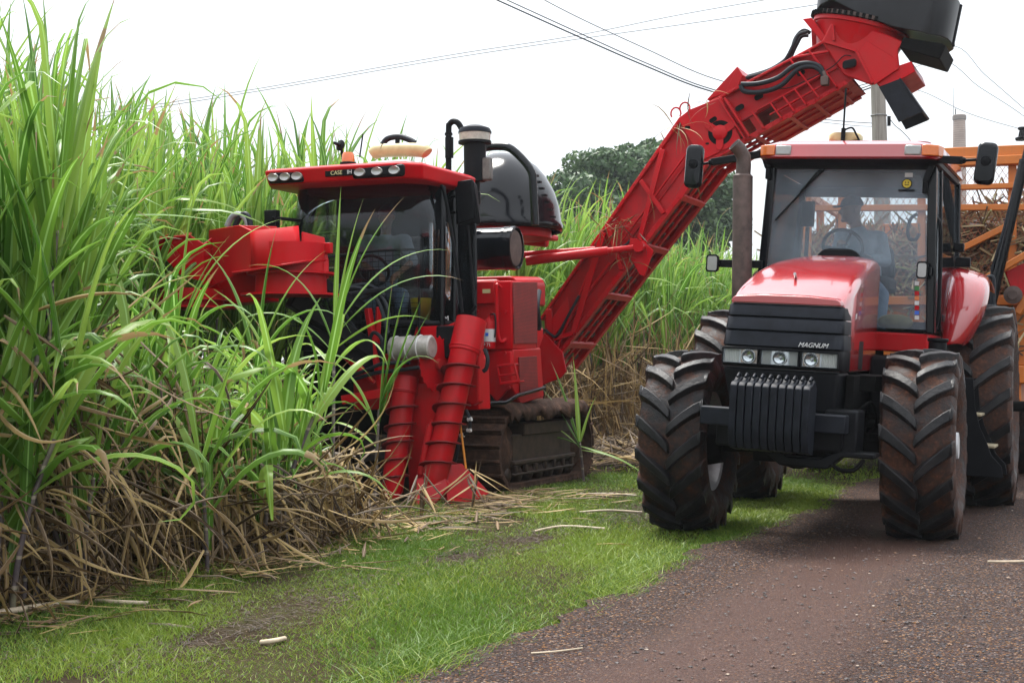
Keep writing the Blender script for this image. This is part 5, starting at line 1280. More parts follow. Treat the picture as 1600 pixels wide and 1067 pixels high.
mb=MB(); P=[hx(a,b_,x) for a,b_,x in ((693,728,1.2),(722,724,.85),(766,770,.55),(744,782,1.0),(700,788,1.3))]; mb.prism(P,(-.03,-.05,0)); mb.build('divider_shoe',M['red_worn_shade'],HV,bevel=.008)
mb=MB(); P=[hx(a,b_,x) for a,b_,x in ((650,748,1.35),(690,738,1.3),(702,760,1.3),(676,792,1.5),(648,794,1.5))]; mb.prism(P,(-.10,-.02,0)); mb.build('shoe_toe',M['red_worn_shade'],HV,bevel=.012)
MB().tube([hx(719,662,.9),hx(728,732,.95)],.012,8).build('marker_pole',M['yelband'],HV)
P=[hx(a,b_,.85) for a,b_ in ((728,640),(734,655),(733,672),(722,680),(712,684),(716,700),(711,722))]
hb_=MB().tube(bez(P,5),.017,8).build('hydraulic_hose',M['hose'],HV)
mb=MB()
for f in (1,2,3): q=P[f]; MB().cyl(q-Vector((0,.022,.005)),q+Vector((0,.022,.005)),.022,n=8).build('cable_tie',M['white'],hb_)
P=[hx(a,b_,.7) for a,b_ in ((757,545),(762,560),(760,575),(755,580))]; MB().tube(bez(P,5),.022,8).build('hydraulic_hose',M['hose'],HV)
# ---- loading elevator: swung out to the left side, lower run, knee, upper run, head
EV=empty('elevator',(0,0,0),0,HV)
XE=-4.85; DEP=1.08
LP=[(851,487),(1062,184),(858,576),(1104,256)]        # lower run: top line, bottom line
UP=[(1062,184),(1287,64),(1104,256),(1336,124)]       # upper run
def EP(q,s,t,x=XE):
    a=(q[0][0]+(q[1][0]-q[0][0])*s, q[0][1]+(q[1][1]-q[0][1])*s); b=(q[2][0]+(q[3][0]-q[2][0])*s, q[2][1]+(q[3][1]-q[2][1])*s)
    return hx(a[0]+(b[0]-a[0])*t, a[1]+(b[1]-a[1])*t, x)
def equad(mb,q,s0,s1,t0,t1,x0,x1,mi=0): 
    P=[EP(q,s0,t0,XE),EP(q,s1,t0,XE),EP(q,s1,t1,XE),EP(q,s0,t1,XE)]
    return mb.prism([p+Vector((x0,0,0)) for p in P],(x1-x0,0,0),mi)
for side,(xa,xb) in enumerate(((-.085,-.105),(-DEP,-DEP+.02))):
    mb=MB(); equad(mb,LP,-.02,1.0,.045,.96,xa,xb); mb.build('side_plate',M['red_worn_shade'],EV,bevel=.004)  # darker red paints shade into the set-back plate behind rails and braces
    mb=MB()                               # upper run plate leaves slots open
    equad(mb,UP,.015,.985,.03,.62,xa,xb); equad(mb,UP,.015,.985,.90,.97,xa,xb); equad(mb,UP,.015,.18,.62,.90,xa,xb); equad(mb,UP,.52,.985,.62,.90,xa,xb); equad(mb,UP,.26,.29,.62,.90,xa,xb); equad(mb,UP,.35,.40,.62,.90,xa,xb)
    mb.build('side_plate',M['red'],EV,bevel=.003)
def rail(q,s0,s1,t,w,mat=M['red'],x0=0.0,x1=-.07,name='rail'):
    mb=MB(); equad(mb,q,s0,s1,t-w/2,t+w/2,x0,x1)
    if x0>=0 and name=='rail':
        n_=26 if q is LP else 20
        for k in range(n_): p=EP(q,s0+(s1-s0)*(k+.5)/n_,t)+Vector((x0,0,0)); mb.cyl(p,p+Vector((.014,0,0)),.014,n=6)
    return mb.build(name,mat,EV,bevel=.006)
for x0,x1 in ((.0,-.12),(-DEP-.02,-DEP+.10)):
    rail(LP,-.03,1.0,.02,.07,x0=x0,x1=x1); rail(LP,-.0,1.0,.965,.10,x0=x0,x1=x1); rail(UP,.0,.99,.015,.05,x0=x0,x1=x1); rail(UP,0,.95,.965,.09,x0=x0,x1=x1)
# the open underside: two inner rails, chains and slats between the outer rails
for q in (LP,UP):
    for xc,w in ((-.36,.07),(-.62,.07)): rail(q,.0,1.0 if q is LP else .93,.98,.05,x0=xc+w/2,x1=xc-w/2)
    for xc in (-.24,-.72): rail(q,0.01,.98,.93,.04,M['rust'],xc+.025,xc-.025,'chain')
    for i in range(18 if q is LP else 9):
        s_=(i+.5)/(18 if q is LP else 10); mb=MB(); equad(mb,q,s_-.008,s_+.008,.84,.90,-.12,-DEP+.12); mb.build('slat',M['rust'],EV)
    for s_ in ((.12,.36,.60,.84) if q is LP else (.33,.56,.72,.88)):
        mb=MB(); equad(mb,q,s_-.012,s_+.012,.985,1.03,.0,-DEP); mb.build('cross_member',M['red'],EV,bevel=.005)
mb=MB(); equad(mb,LP,0,1,.62,.65,-.05,-DEP+.05); equad(mb,UP,0,.98,.58,.60,-.05,-DEP+.05); equad(mb,UP,.36,.98,.955,.97,-.05,-DEP+.05); mb.build('floor_plate',M['red_worn_shade'],EV)
def ebr(q,s0,t0,s1,t1,w=.08,d=.05,x=.012,mat=M['red'],name='brace'):
    a=EP(q,s0,t0)+Vector((x,0,0)); b=EP(q,s1,t1)+Vector((x,0,0)); return MB().beam(a,b,w,d,up=(1,0,0)).build(name,mat,EV,bevel=.006)
ebr(LP,.16,.95,.43,.08,.085); ebr(LP,.03,.06,.03,.95,.09); ebr(LP,.03,.60,.16,.95,.06); ebr(LP,.58,.90,.86,.10,.07); ebr(LP,.70,.10,.74,.93,.06); ebr(LP,.46,.06,.47,.95,.06)
ebr(LP,.06,.85,.30,.35,.03,.03,.02); ebr(LP,.18,.62,.42,.62,.03,.03,.004); ebr(LP,.48,.55,.98,.55,.02,.05,.004)
mb=MB(); P=[EP(LP,*q)+Vector((.03,0,0)) for q in ((.05,.30),(.16,.30),(.16,.62),(.05,.62))]; mb.prism(P,(.02,0,0)); mb.build('access_cover',M['red'],EV,bevel=.006)
# knee box with hub, holes drawn as dark recess plates
mb=MB(); mb.prism([hx(a,b_,XE) for a,b_ in ((1060,186),(1078,172),(1128,152),(1160,222),(1096,252),(1084,228))],(.022,0,0)); kn=mb.build('knee_plate',M['red'],EV,bevel=.006)
c_=hx(1126,208,XE)+Vector((.022,0,0))
MB().lathe([(0,.0),(.165,.0),(.165,.004),(0,.004)],c_,(1,0,0),28).build('hub_opening',M['dark'],kn)
mb=MB()
for k in range(3):
    t=.5+2*pi*k/3; p=c_+Vector((.012,.19*cos(t),.19*sin(t))); mb.beam(c_+Vector((.012,0,0)),p,.10,.02,up=(1,0,0)); mb.cyl(p-Vector((.01,0,0)),p+Vector((.014,0,0)),.045,n=12)
mb.lathe([(0,0),(.10,0),(.10,.026),(.05,.05),(0,.05)],c_,(1,0,0),20); mb.build('hub',M['red'],kn,bevel=.004)
for (a,b_,l,an) in ((1075,200,.05,0),(1115,188,.07,.5),(1122,205,.02,0),(1106,225,.03,0),(1185,151,.08,.45),(1155,168,.08,.45),(1251,114,.07,.45)):
    p=hx(a,b_,XE)+Vector((.024 if a<1145 else -.026,0,0)); mb=MB(); mb.loft([[p+Vector((dx,qx*cos(an)-qz*sin(an),qx*sin(an)+qz*cos(an))) for qx,qz in rrect(l*1.6,l*.9,l*.42,4)] for dx in (0,.006)]); mb.build('slot',M['dark'],EV)
for (a,b_) in ((1070,180),(1056,188)):
    p=hx(a,b_,XE-.1); MB().tube([p+Vector((0,.07*cos(t),.09+.08*sin(t))) for t in [-.6+ (pi+1.2)*i/10 for i in range(11)]],.012,8).build('lifting_eye',M['red'],EV)
# ribs and flanges of the upper run
for s_ in (.27,.395,.515,.60,.68,.765,.89): ebr(UP,s_,.58 if s_>.3 and s_<.7 else .05,s_,.98,.022,.09,.03)
ebr(UP,.30,.10,.30,.98,.03,.10,.03); ebr(UP,.47,.80,.86,.80,.02,.06,.03); ebr(UP,.42,.60,.86,.60,.02,.06,.03); ebr(UP,.78,.02,.98,.25,.03,.06,.02)
mb=MB(); mb.prism([hx(a,b_,XE-.05) for a,b_ in ((1104,156),(1152,104),(1160,117),(1134,146))],(-DEP+.1,0,0)); mb.prism([hx(a,b_,XE-.02) for a,b_ in ((1128,155),(1152,104),(1160,117),(1150,142))],(-.03,0,0)); mb.build('cover_box',M['red'],EV,bevel=.008)
# head: transition box, turntable ring, hood, chute flap
mb=MB(); mb.loft([[hx(a,b_,x) for a,b_ in ((1284,66),(1301,32),(1330,36),(1385,54),(1412,66),(1403,79),(1406,108),(1363,134),(1318,118))] for x in (XE+.0,XE-DEP)]); hd=mb.build('elevator_head',M['red'],EV,bevel=.02)
mb=MB(); mb.prism([hx(a,b_,XE+.03) for a,b_ in ((1354,64),(1400,92),(1404,107),(1366,133),(1363,128),(1339,86))],(-.02,0,0)); mb.build('head_plate',M['red'],hd,bevel=.004)
for a,b_ in (((1301,40),(1303,64)),((1287,65),(1338,80)),((1338,80),(1364,130))): mb=MB(); mb.beam(hx(*a,XE+.03),hx(*b_,XE+.03),.03,.06,up=(1,0,0)); mb.build('flange',M['red'],hd)
mb=MB(); mb.prism([hx(a,b_,XE-.1) for a,b_ in ((1254,30),(1268,28),(1292,60),(1284,66))],(-.4,0,0)); mb.build('spur_plate',M['red'],hd,bevel=.008)
rc0=hx(1347,42,XE-.52); ax=Vector((0,sin(radians(15.5)),cos(radians(15.5))))
mb=MB(); mb.lathe([(0,-.62),(.44,-.62),(.50,-.40),(.60,-.07),(.635,-.06),(.635,-.01),(.60,0),(.60,.06),(0,.06)],rc0,ax,44); mb.build('turntable_neck',M['red'],hd,smooth=30)
mb=MB(); mb.lathe([(.66,.0),(.66,.05),(.58,.05),(.58,.0)],rc0,ax,44,closed=True); mb.build('turntable_ring',M['rust'],hd,smooth=30)
mb=MB(); q1=ax.orthogonal().normalized(); q2=ax.cross(q1)
for k in range(52):
    t=2*pi*k/52; p=rc0+q1*(.665*cos(t))+q2*(.665*sin(t))-ax*.01; mb.beam(p,p+ax*.06,.035,.035)
mb.build('ring_teeth',M['dark'],hd)
for t in (2.2,3.0,3.9): p=q1*cos(t)+q2*sin(t); MB().beam(rc0+p*.64-ax*.02,rc0+p*.50-ax*.45,.025,.10).build('gusset',M['red'],hd)
M['hoodblk']=m_plain('matt_black_hood',(.007,.0075,.0095),.38,spec=.3,var=.4,scale=3)
prof=[(1281,25),(1283,0),(1296,-28),(1335,-48),(1420,-40),(1480,-16),(1501,6),(1488,70),(1470,66),(1411,58),(1345,40)]
cxh,cyh=1392,12; secs=[]
for f in (-1,-.94,-.8,-.55,-.2,.2,.55,.8,.94,1):
    k=(1-abs(f)**3.2)**.42 if abs(f)<1 else .25; k=max(k,.35)
    secs.append([hx(cxh+(a-cxh)*(1 if 0 else (.55+.45*k)),cyh+(b_-cyh)*k if b_<30 else b_,XE-DEP/2)+Vector((f*.62,0,0)) for a,b_ in prof])
mb=MB(); mb.loft(secs); hd2=mb.build('discharge_hood',M['hoodblk'],EV,smooth=50,bevel=.01)
mb=MB(); mb.prism([hx(a,b_,XE+.02) for a,b_ in ((1411,58),(1472,68),(1478,72),(1468,93),(1405,75))],(-.9,0,0)); mb.build('hood_skirt',M['dark'],hd2,bevel=.015)
mb=MB(); mb.beam(hx(1502,8,XE+.05),hx(1489,71,XE+.05),.03,.05,up=(1,0,0)); mb.beam(hx(1502,8,XE-.9),hx(1489,71,XE-.9),.03,.05,up=(1,0,0)); mb.beam(hx(1490,71,XE+.05),hx(1490,71,XE-.9),.03,.04); mb.build('hood_rim',M['black'],hd2)
mb=MB(); mb.prism([hx(a,b_,XE-.02) for a,b_ in ((1366,128),(1400,104),(1424,96),(1430,112),(1405,126),(1375,136))],(-DEP+.05,0,0)); mb.build('flap_hinge',M['red'],hd,bevel=.01)
a=[hx(*p,XE+.0) for p in ((1373,136),(1404,124),(1440,176),(1404,191))]; mb=MB(); mb.prism(a,(-.03,0,0))
off=Vector((-.72,.22,.0))
mb.prism([q+Vector((-.62,0,0)) for q in a],(-.03,0,0)); mb.prism([a[1],a[2],a[2]+Vector((-.65,0,0)),a[1]+Vector((-.65,0,0))],(0,.02,.02)); mb.build('rubber_flap',M['blackgrey'],EV,bevel=.006)
# hoses on the upper run
for P in ([(1158,132),(1185,131),(1215,122),(1240,104),(1262,99),(1280,104),(1287,116)],[(1158,133),(1163,143),(1190,144),(1220,134),(1245,110),(1265,104),(1280,109),(1288,120)]):
    MB().tube(bez([hx(a,b_,XE+.07) for a,b_ in P],6),.033,10).build('hydraulic_hose',M['hose'],EV)
for k,P in enumerate(([(1166,122),(1200,112),(1225,96),(1240,70),(1248,55),(1262,50)],[(1168,120),(1205,108),(1232,88),(1243,60),(1255,48),(1266,52)],[(1165,125),(1195,116),(1228,100),(1244,72),(1252,58),(1263,56)])):
    MB().tube(bez([hx(a,b_,XE-.25-.08*k) for a,b_ in P],6),.024,8).build('hydraulic_hose',M['hose'],EV)
mb=MB(); p=hx(1289,127,XE+.06); mb.box(p.x-.05,p.x+.05,p.y-.05,p.y+.05,p.z-.06,p.z+.06); mb.cyl(hx(1286,112,XE+.07),hx(1290,124,XE+.07),.035,n=10); mb.build('valve_block',M['rust'],EV,bevel=.01)
mb=MB(); p=hx(1328,101,XE+.08); mb.loft([[p+Vector((dx,qx,qz+qx*.15)) for qx,qz in rrect(.17*k,.10*k,.03,3)] for dx,k in ((-.06,.7),(.0,1),(.06,1))]); mb.cyl(p,p+Vector((-.12,0,.04)),.015,n=8); mb.build('elevator_lamp',M['black'],EV,bevel=.005)
MB().tube(bez([hx(a,b_,XE+.035) for a,b_ in ((1190,140),(1230,138),(1262,125),(1300,105),(1318,88),(1330,88))],5),.007,6).build('wiring',M['black'],EV)
# lift rams of the elevator and rear turret
mb=MB(); p0=hx(822,408,-4.3); p1=hx(1000,386,XE+.12); mb.cyl(p0,p0.lerp(p1,.72),.065); mb.cyl(p0.lerp(p1,.7),p1,.045); mb.cyl(p1-Vector((.1,0,0)),p1+Vector((.08,0,0)),.075); 
q0=hx(818,398,-4.5); q1_=hx(930,390,XE+.08); mb.cyl(q0,q1_,.045); mb.build('lift_ram',M['red'],HV)
mb=MB(); mb.prism([hx(a,b_,XE+.05) for a,b_ in ((985,372),(1003,374),(1022,392),(1008,432),(1000,430),(984,398))],(.03,0,0)); mb.build('ram_bracket',M['red'],EV,bevel=.008)
mb=MB(); mb.cyl(hx(818,376,-4.2),hx(856,380,-4.2),.06); mb.box(-4.7,-4.0,*(lambda a,b_:(a.y,b_.y,b_.z,a.z))(hx(815,365,-4.2),hx(852,372,-4.2))); mb.build('turret_link',M['red'],HV,bevel=.02)
P=[hx(850,395,XE+.1),hx(900,394,XE+.15),hx(950,389,XE+.15),hx(975,384,XE+.1),hx(985,374,XE+.05)]; MB().tube(bez(P,5),.015,8).build('hydraulic_hose',M['hose'],HV)
mb=MB(); mb.box(-5.3,-4.0,-1.0,-.45,.7,1.9); mb.build('elevator_turret',M['red'],HV,bevel=.03)
mb=MB(); mb.prism([hx(a,b_,XE+.02) for a,b_ in ((838,560),(851,520),(880,550),(886,580),(878,590),(838,606))],(.03,0,0)); mb.build('elevator_foot',M['red'],EV,bevel=.01)
P=[hx(a,b_,XE+.05) for a,b_ in ((852,515),(860,522),(870,525),(884,500),(905,462))]; MB().tube(bez(P,5),.02,8).build('hydraulic_hose',M['hose'],EV)
# straw caught on the elevator
rs=random.Random(12); rb=RB()
for (a,b_,n,sp) in ((960,352,34,16),(1052,195,10,9),(985,400,8,10),(1115,150,6,20),(1010,300,6,40)):
    for i in range(n):
        p=hx(a+rs.gauss(0,sp),b_+rs.gauss(0,sp*.5),XE+.06+rs.uniform(0,.08)); p.z+=0
        rb.strip(p,rs.uniform(0,2*pi),radians(rs.uniform(-80,40)),radians(rs.uniform(-20,100)),rs.uniform(.2,.7),.02,rs.uniform(.2,1),nseg=5,twist=rs.uniform(-2,2))
sw=link_mesh('straw',np_mesh('straw',*rb.arrays(),[M['dryleaf']]),None); sw.location=(Hf.C[0],Hf.C[1],0); sw.rotation_euler=(0,0,Hf.rot()); tag(sw,'dry cane straw snagged on the red elevator','straw',kind='stuff')
# ---- fire extinguisher hung on the cabinet
p=hx(766,545,-.22); fe=empty('fire_extinguisher',Hf.w((p.x+.02,p.y,p.z)),Hf.rot()); tag(fe,'small red fire extinguisher with white label hung on the harvester','fire extinguisher')
MB().lathe([(0,0),(.062,0),(.066,.012),(.066,.27),(.055,.30),(.03,.325),(.022,.34),(0,.34)],(0,0,0),(0,0,1),24).build('cylinder',M['red'],fe,smooth=40)
lb=MB(); lb.lathe([(.0665,.075),(.068,.075),(.068,.21),(.0665,.21)],(0,0,0),(0,0,1),24,closed=True); lbo=lb.build('label_band',M['white'],fe)
MB().box(.066,.0695,-.018,.018,.135,.17).build('label_mark',M['blue'],lbo)
mb=MB(); mb.cyl((0,0,.335),(0,0,.365),.018); mb.beam((-.01,0,.37),(.05,.05,.385),.02,.012); mb.beam((-.01,0,.36),(.05,.05,.345),.02,.012); mb.build('valve',M['red'],fe,bevel=.003)
MB().tube(bez([(0,.02,.36),(.03,.07,.37),(.03,.085,.3),(.02,.08,.2),(.03,.075,.12)],5),.009,8).build('nozzle_hose',M['hose'],fe)
text('marking','P 71',.05,M['white'],fe,(.068,0,.04),(0,1,0),(0,0,1),.001)
# ================================================================ cane trailer behind the tractor
tw=T.w((-5.6,0,0)); Wf=Fr(tw.x,tw.y,radians(21.5)); wx=Wf.on_x
WG=fr_empty('cane_trailer',Wf)
tag(WG,'orange cane trailer with mesh sides behind the red tractor','trailer')
def wbeam(a,b,w,d,x=0.0,name='frame_beam',mat=M['orange']):
    return MB().beam(wx(a[0],a[1],x),wx(b[0],b[1],x),w,d,up=(1,0,0)).build(name,mat,WG,bevel=.008)
yl=wx(1204,260,0).y; yr=wx(1640,250,0).y
wbeam((1204,264),(1640,249),.10,.18); wbeam((1204,252),(1640,235),.14,.06,.02)
wbeam((1204,302),(1640,289),.06,.10); wbeam((1204,326),(1640,324),.07,.085); wbeam((1204,470),(1640,470),.10,.14)
for px_ in (1209,1262,1316,1440,1582,1632): wbeam((px_,250),(px_,480),.09,.07,-.06,'post')
wbeam((1503,389),(1577,352),.07,.10,.05,'brace'); wbeam((1536,438),(1640,376),.07,.11,.35,'brace')
# diamond mesh panels of the front wall
mb=MB(); z0=wx(1400,470,0).z; z1=wx(1400,258,0).z; zt=z1-z0; sl_=.62; st_=.075
y=yl-zt*sl_
while y<yr:
    for s_ in (1,-1):
        a=[y,z0] if s_>0 else [y+zt*sl_,z0]; b=[y+zt*sl_,z1] if s_>0 else [y,z1]
        # clip to the panel width
        def cl(p,q):
            p=list(p);q=list(q)
            for r_,o in ((p,q),(q,p)):
                if r_[0]<yl: f=(yl-o[0])/(r_[0]-o[0]+1e-9); r_[1]=o[1]+(r_[1]-o[1])*f; r_[0]=yl
                if r_[0]>yr: f=(yr-o[0])/(r_[0]-o[0]+1e-9); r_[1]=o[1]+(r_[1]-o[1])*f; r_[0]=yr
            return p,q
        if max(a[0],b[0])<=yl or min(a[0],b[0])>=yr: continue
        p,q=cl(a,b); mb.beam((-.03,p[0],p[1]),(-.03,q[0],q[1]),.005,.008,up=(1,0,0))
    y+=st_
mb.build('mesh_panel',m_plain('rusty_orange_mesh',(.30,.08,.03),.6,var=.3),WG,smooth=0)
# body: floor, side walls, rear wall
mb=MB(); mb.box(-7,.05,yl,yr,1.15,1.35); mb.box(-7,0,yl+.3,yl+.45,.9,1.15); mb.box(-7,0,yr-.45,yr-.3,.9,1.15); mb.box(-.06,-.03,yl+.1,yr-.1,1.35,z0+.05); mb.build('trailer_floor',M['orange'],WG,bevel=.02)
for yy in (yl,yr):
    for k in range(5): MB().box(-7+k*1.7,-6.92+k*1.7,yy-.05,yy+.05,1.35,z1).build('post',M['orange'],WG,bevel=.006)
    for zz_ in (z1,z1-.55,2.3,1.6): MB().box(-7,-.06,yy-.04,yy+.04,zz_-.05,zz_+.05).build('frame_beam',M['orange'],WG,bevel=.006)
MB().box(-7.06,-7.0,yl,yr,1.35,z1).build('rear_wall',M['orange'],WG,bevel=.006)
for xx in (-2.0,-5.4):
    for yy,sd in ((yl+.25,-1),(yr-.25,1)):
        e=empty('wheel',(xx,yy,.55),0,WG)
        MB().lathe([(.30,-.14),(.33,-.17),(.45,-.19),(.52,-.17),(.55,-.12),(.55,.12),(.52,.17),(.45,.19),(.33,.17),(.30,.14)],(0,0,0),(0,1,0),36,closed=True).build('tyre',M['rubber'],e)
        MB().lathe([(0,-.05),(.1,-.05),(.3,.02),(.31,.13),(.29,.13),(.28,.05),(.12,.0),(.1,.08),(0,.08)],(0,0,0),(0,1,0),28).build('rim',M['orange'],e)
MB().beam((.0,(yl+yr)/2,.8),(1.6,(yl+yr)/2-.0,.6),.14,.14).build('drawbar',M['red_worn_shade'],WG,bevel=.01)
# tipping ram with hose, and the pivot parts at its foot
mb=MB(); a=wx(1601,250,.6); b=wx(1547,480,.6); mb.cyl(a,b,.055,.06); mb.cyl(a+(a-b)*.3,a,.035); mb.ball(b,.08,8); mb.build('tipping_ram',M['gloss'],WG)
MB().tube([wx(1593,262,.62),wx(1568,360,.64),wx(1550,420,.62),wx(1548,445,.6)],.014,8).build('ram_hose',M['hose'],WG)
mb=MB(); mb.prism([wx(p,q,.3) for p,q in ((1570,425),(1606,408),(1606,470),(1580,452))],(-.06,0,0)); mb.build('pivot_plate',M['red_worn_shade'],WG,bevel=.01)
mb=MB(); c_=wx(1583,461,.36); mb.lathe([(0,0),(.10,0),(.10,.05),(.05,.06),(.05,.09),(0,.09)],c_,(1,0,0),20); mb.build('pivot_pin',M['rust'],WG)
wbeam((1590,490),(1640,405),.08,.22,.2,'brace')
for P in ([(1538,440),(1546,432),(1553,440),(1551,490)],[(1534,442),(1542,436),(1547,446),(1546,490)]): MB().tube(bez([wx(a_,b_,.9) for a_,b_ in P],5),.022,8).build('brake_hose',M['hose'],WG)
# load of cut cane
rl=random.Random(77); V=[];Fq=[];R=[]
def stick(p,d,L,r,rv):
    d=d.normalized(); u=d.orthogonal().normalized(); w=d.cross(u); b=len(V)
    for e in (0,L):
        for k in range(4):
            t=pi/2*k; V.append(tuple(p+d*e+u*(r*cos(t))+w*(r*sin(t)))); R.append(rv)
    for k in range(4): k2=(k+1)%4; Fq.append((b+k,b+k2,b+4+k2,b+4+k))
    Fq.append((b,b+1,b+2,b+3)); Fq.append((b+4,b+5,b+6,b+7))
def ztop(y,x): return 2.72+.38*max(0,(y-.2)/1.3)+.12*sin(y*3+x)+.25*(1-exp_(x))
def exp_(x): return math.exp(-abs(x)/1.6)
for i in range(5200):
    y=rl.uniform(yl+.08,yr-.08)
    if rl.random()<.62: x=-.06-abs(rl.gauss(0,.06)); z=rl.uniform(1.45,ztop(y,0))
    else: x=rl.uniform(-6.8,-.1); z=ztop(y,x)+rl.uniform(-.04,.06)
    d=Vector((rl.gauss(0,.25),rl.gauss(0,1),rl.gauss(0,.7)))
    stick(Vector((x,y,z)),d,rl.uniform(.10,.34),rl.uniform(.007,.016),rl.random())
    if rl.random()<.2: stick(Vector((x,y,z)),d,rl.uniform(.3,.6),.012,rl.random())
n0=len(V)
rows=[[(x,y,ztop(y,x)-.06) for y in np.linspace(yl+.05,yr-.05,24)] for x in np.linspace(-6.9,-.14,26)]
b=len(V)
for r_ in rows:
    for p in r_: V.append(p); R.append(.02)
for i in range(25):
    for j in range(23): Fq.append((b+i*24+j,b+i*24+j+1,b+(i+1)*24+j+1,b+(i+1)*24+j))
b=len(V)
for y_ in np.linspace(yl+.05,yr-.05,24):
    V.append((-.14,y_,1.36)); V.append((-.14,y_,ztop(y_,-.14)-.06)); R+=[.02,.02]
for j in range(23): Fq.append((b+2*j,b+2*j+2,b+2*j+3,b+2*j+1))
me=np_mesh('cut_cane_load',np.array(V,np.float32),np.array(Fq,np.int32),None,np.array(R,np.float32),[M['billet']]); me.polygons.foreach_set('use_smooth',np.zeros(len(Fq),dtype=bool))
ld_=link_mesh('cut_cane_load',me); ld_.location=(Wf.C[0],Wf.C[1],0); ld_.rotation_euler=(0,0,Wf.rot()); tag(ld_,'heap of chopped cane filling the orange trailer','cut cane',kind='stuff')

# ================================================================ people
def remesh(o,vox,sm=2):
    md=o.modifiers.new('skin','REMESH'); md.mode='VOXEL'; md.voxel_size=vox; md.use_smooth_shade=True
    if sm: m2=o.modifiers.new('smooth','SMOOTH'); m2.factor=.5; m2.iterations=sm
    return o
def caps(mb,a,b,ra,rb):
    a=Vector(a);b=Vector(b); mb.cyl(a,b,ra,rb,12); mb.ball(a,ra,6); mb.ball(b,rb,6)
def person(label,fr,J,face,shirt,trouser,capc,group=None):
    """J: joints in the machine's frame; face: unit vector the face points to"""
    h=J['hip']; root=empty('person',fr.w((h.x,h.y,h.z)),fr.rot()); K={k:v-h for k,v in J.items()}
    up=Vector((0,0,1)); f=Vector(face).normalized(); sd=up.cross(f).normalized()
    mb=MB(); caps(mb,K['hip'],K['chest'],.135,.15); caps(mb,K['chest'],K['neck'],.12,.055); caps(mb,K['neck'],K['head'],.055,.06)
    hd=K['head']
    rows=[]
    for i in range(1,12):                 # skull and jaw
        a=pi*i/12; z=-cos(a)*.125; wv=.077*sin(a)**.8*(1 if z>-.02 else 1-.25*min(1,(-z-.02)/.1)); lv=.098*sin(a)**.8
        rows.append([hd+up*z+sd*(wv*cos(t))+f*(lv*sin(t)+(.012 if z<0 else 0)) for t in [2*pi*k/20 for k in range(20)]])
    mb.loft(rows)
    caps(mb,hd+f*.092+up*.015,hd+f*.118-up*.02,.012,.017); caps(mb,hd+f*.085-up*.055+sd*.022,hd+f*.085-up*.055-sd*.022,.013,.013); mb.ball(hd+f*.085-up*.095,.025,6)
    for s_ in(-1,1): mb.ball(hd+sd*(.082*s_)-up*.005,.028,6,sc=(.6,.6,1)); mb.ball(hd+f*.083+sd*(.032*s_)+up*.022,.014,6)
    for s_ in ('l','r'):
        caps(mb,K['chest'].lerp(K['neck'],.45),K['sh'+s_],.075,.06); caps(mb,K['sh'+s_],K['el'+s_],.052,.040); caps(mb,K['el'+s_],K['ha'+s_],.040,.027)
        d=(K['ha'+s_]-K['el'+s_]).normalized(); q=d.cross(up).normalized(); n=q.cross(d)
        caps(mb,K['ha'+s_],K['ha'+s_]+d*.07,.032,.036)
        for k,(o_,L) in enumerate(((-.03,.062),(-.01,.072),(.012,.068),(.032,.052))):
            b0=K['ha'+s_]+d*.08+q*o_; b1=b0+d*(L*.6)-n*.008; b2=b1+d*(L*.25)-n*(L*.5); caps(mb,b0,b1,.0105,.010); caps(mb,b1,b2,.010,.008)
        t0=K['ha'+s_]+d*.03+q*(-.035); caps(mb,t0,t0+d*.035-q*.03-n*.012,.013,.010)
        caps(mb,K['hip'].lerp(K['hi'+s_],.9),K['kn'+s_],.088,.062); caps(mb,K['kn'+s_],K['fo'+s_],.060,.040); caps(mb,K['fo'+s_],K['fo'+s_]+f*0+Vector((.16,0,-.03)),.045,.035)
    body_=remesh(mb.build('body',M['skin'],root),.010); 
    mb=MB(); caps(mb,K['hip']+up*.03,K['chest'],.155,.172); caps(mb,K['chest'],K['chest'].lerp(K['neck'],.7),.155,.085)
    for s_ in ('l','r'):
        caps(mb,K['chest'].lerp(K['neck'],.35),K['sh'+s_],.10,.085); caps(mb,K['sh'+s_],K['el'+s_],.078,.062)
        if shirt[1]: caps(mb,K['el'+s_],K['el'+s_].lerp(K['ha'+s_],.85),.062,.046)
    remesh(mb.build('shirt',shirt[0],root),.016)
    mb=MB()
    for s_ in ('l','r'):
        caps(mb,K['hip'],K['hi'+s_],.13,.115); caps(mb,K['hi'+s_],K['kn'+s_],.112,.080); caps(mb,K['kn'+s_],K['fo'+s_].lerp(K['kn'+s_],.05),.078,.062)
    remesh(mb.build('trousers',trouser,root),.016)
    mb=MB()
    for s_ in ('l','r'): caps(mb,K['fo'+s_]-up*.03,K['fo'+s_]+Vector((.17,0,-.05)),.055,.045)
    remesh(mb.build('shoes',M['dark'],root),.014)
    mb=MB(); rows=[]
    for i in range(7):
        a=pi/2*i/6.2; rows.append([hd+up*(.035+.108*sin(a))+sd*(.092*cos(a)*cos(t))+f*(.112*cos(a)*sin(t)) for t in [2*pi*k/24 for k in range(24)]])
    mb.loft(rows)
    mb.loft([[hd+up*(.042-.01*j)+f*(.06+.125*cos(t)*1.0)+sd*(.085*sin(t)) for t in [-1.5+3*k/12 for k in range(13)]] for j in range(2)])
    mb.build('cap',capc,root,smooth=50)
    return tag(root,label,'person',group)
def J_(fn,d): return {k:fn(*v) for k,v in d.items()}
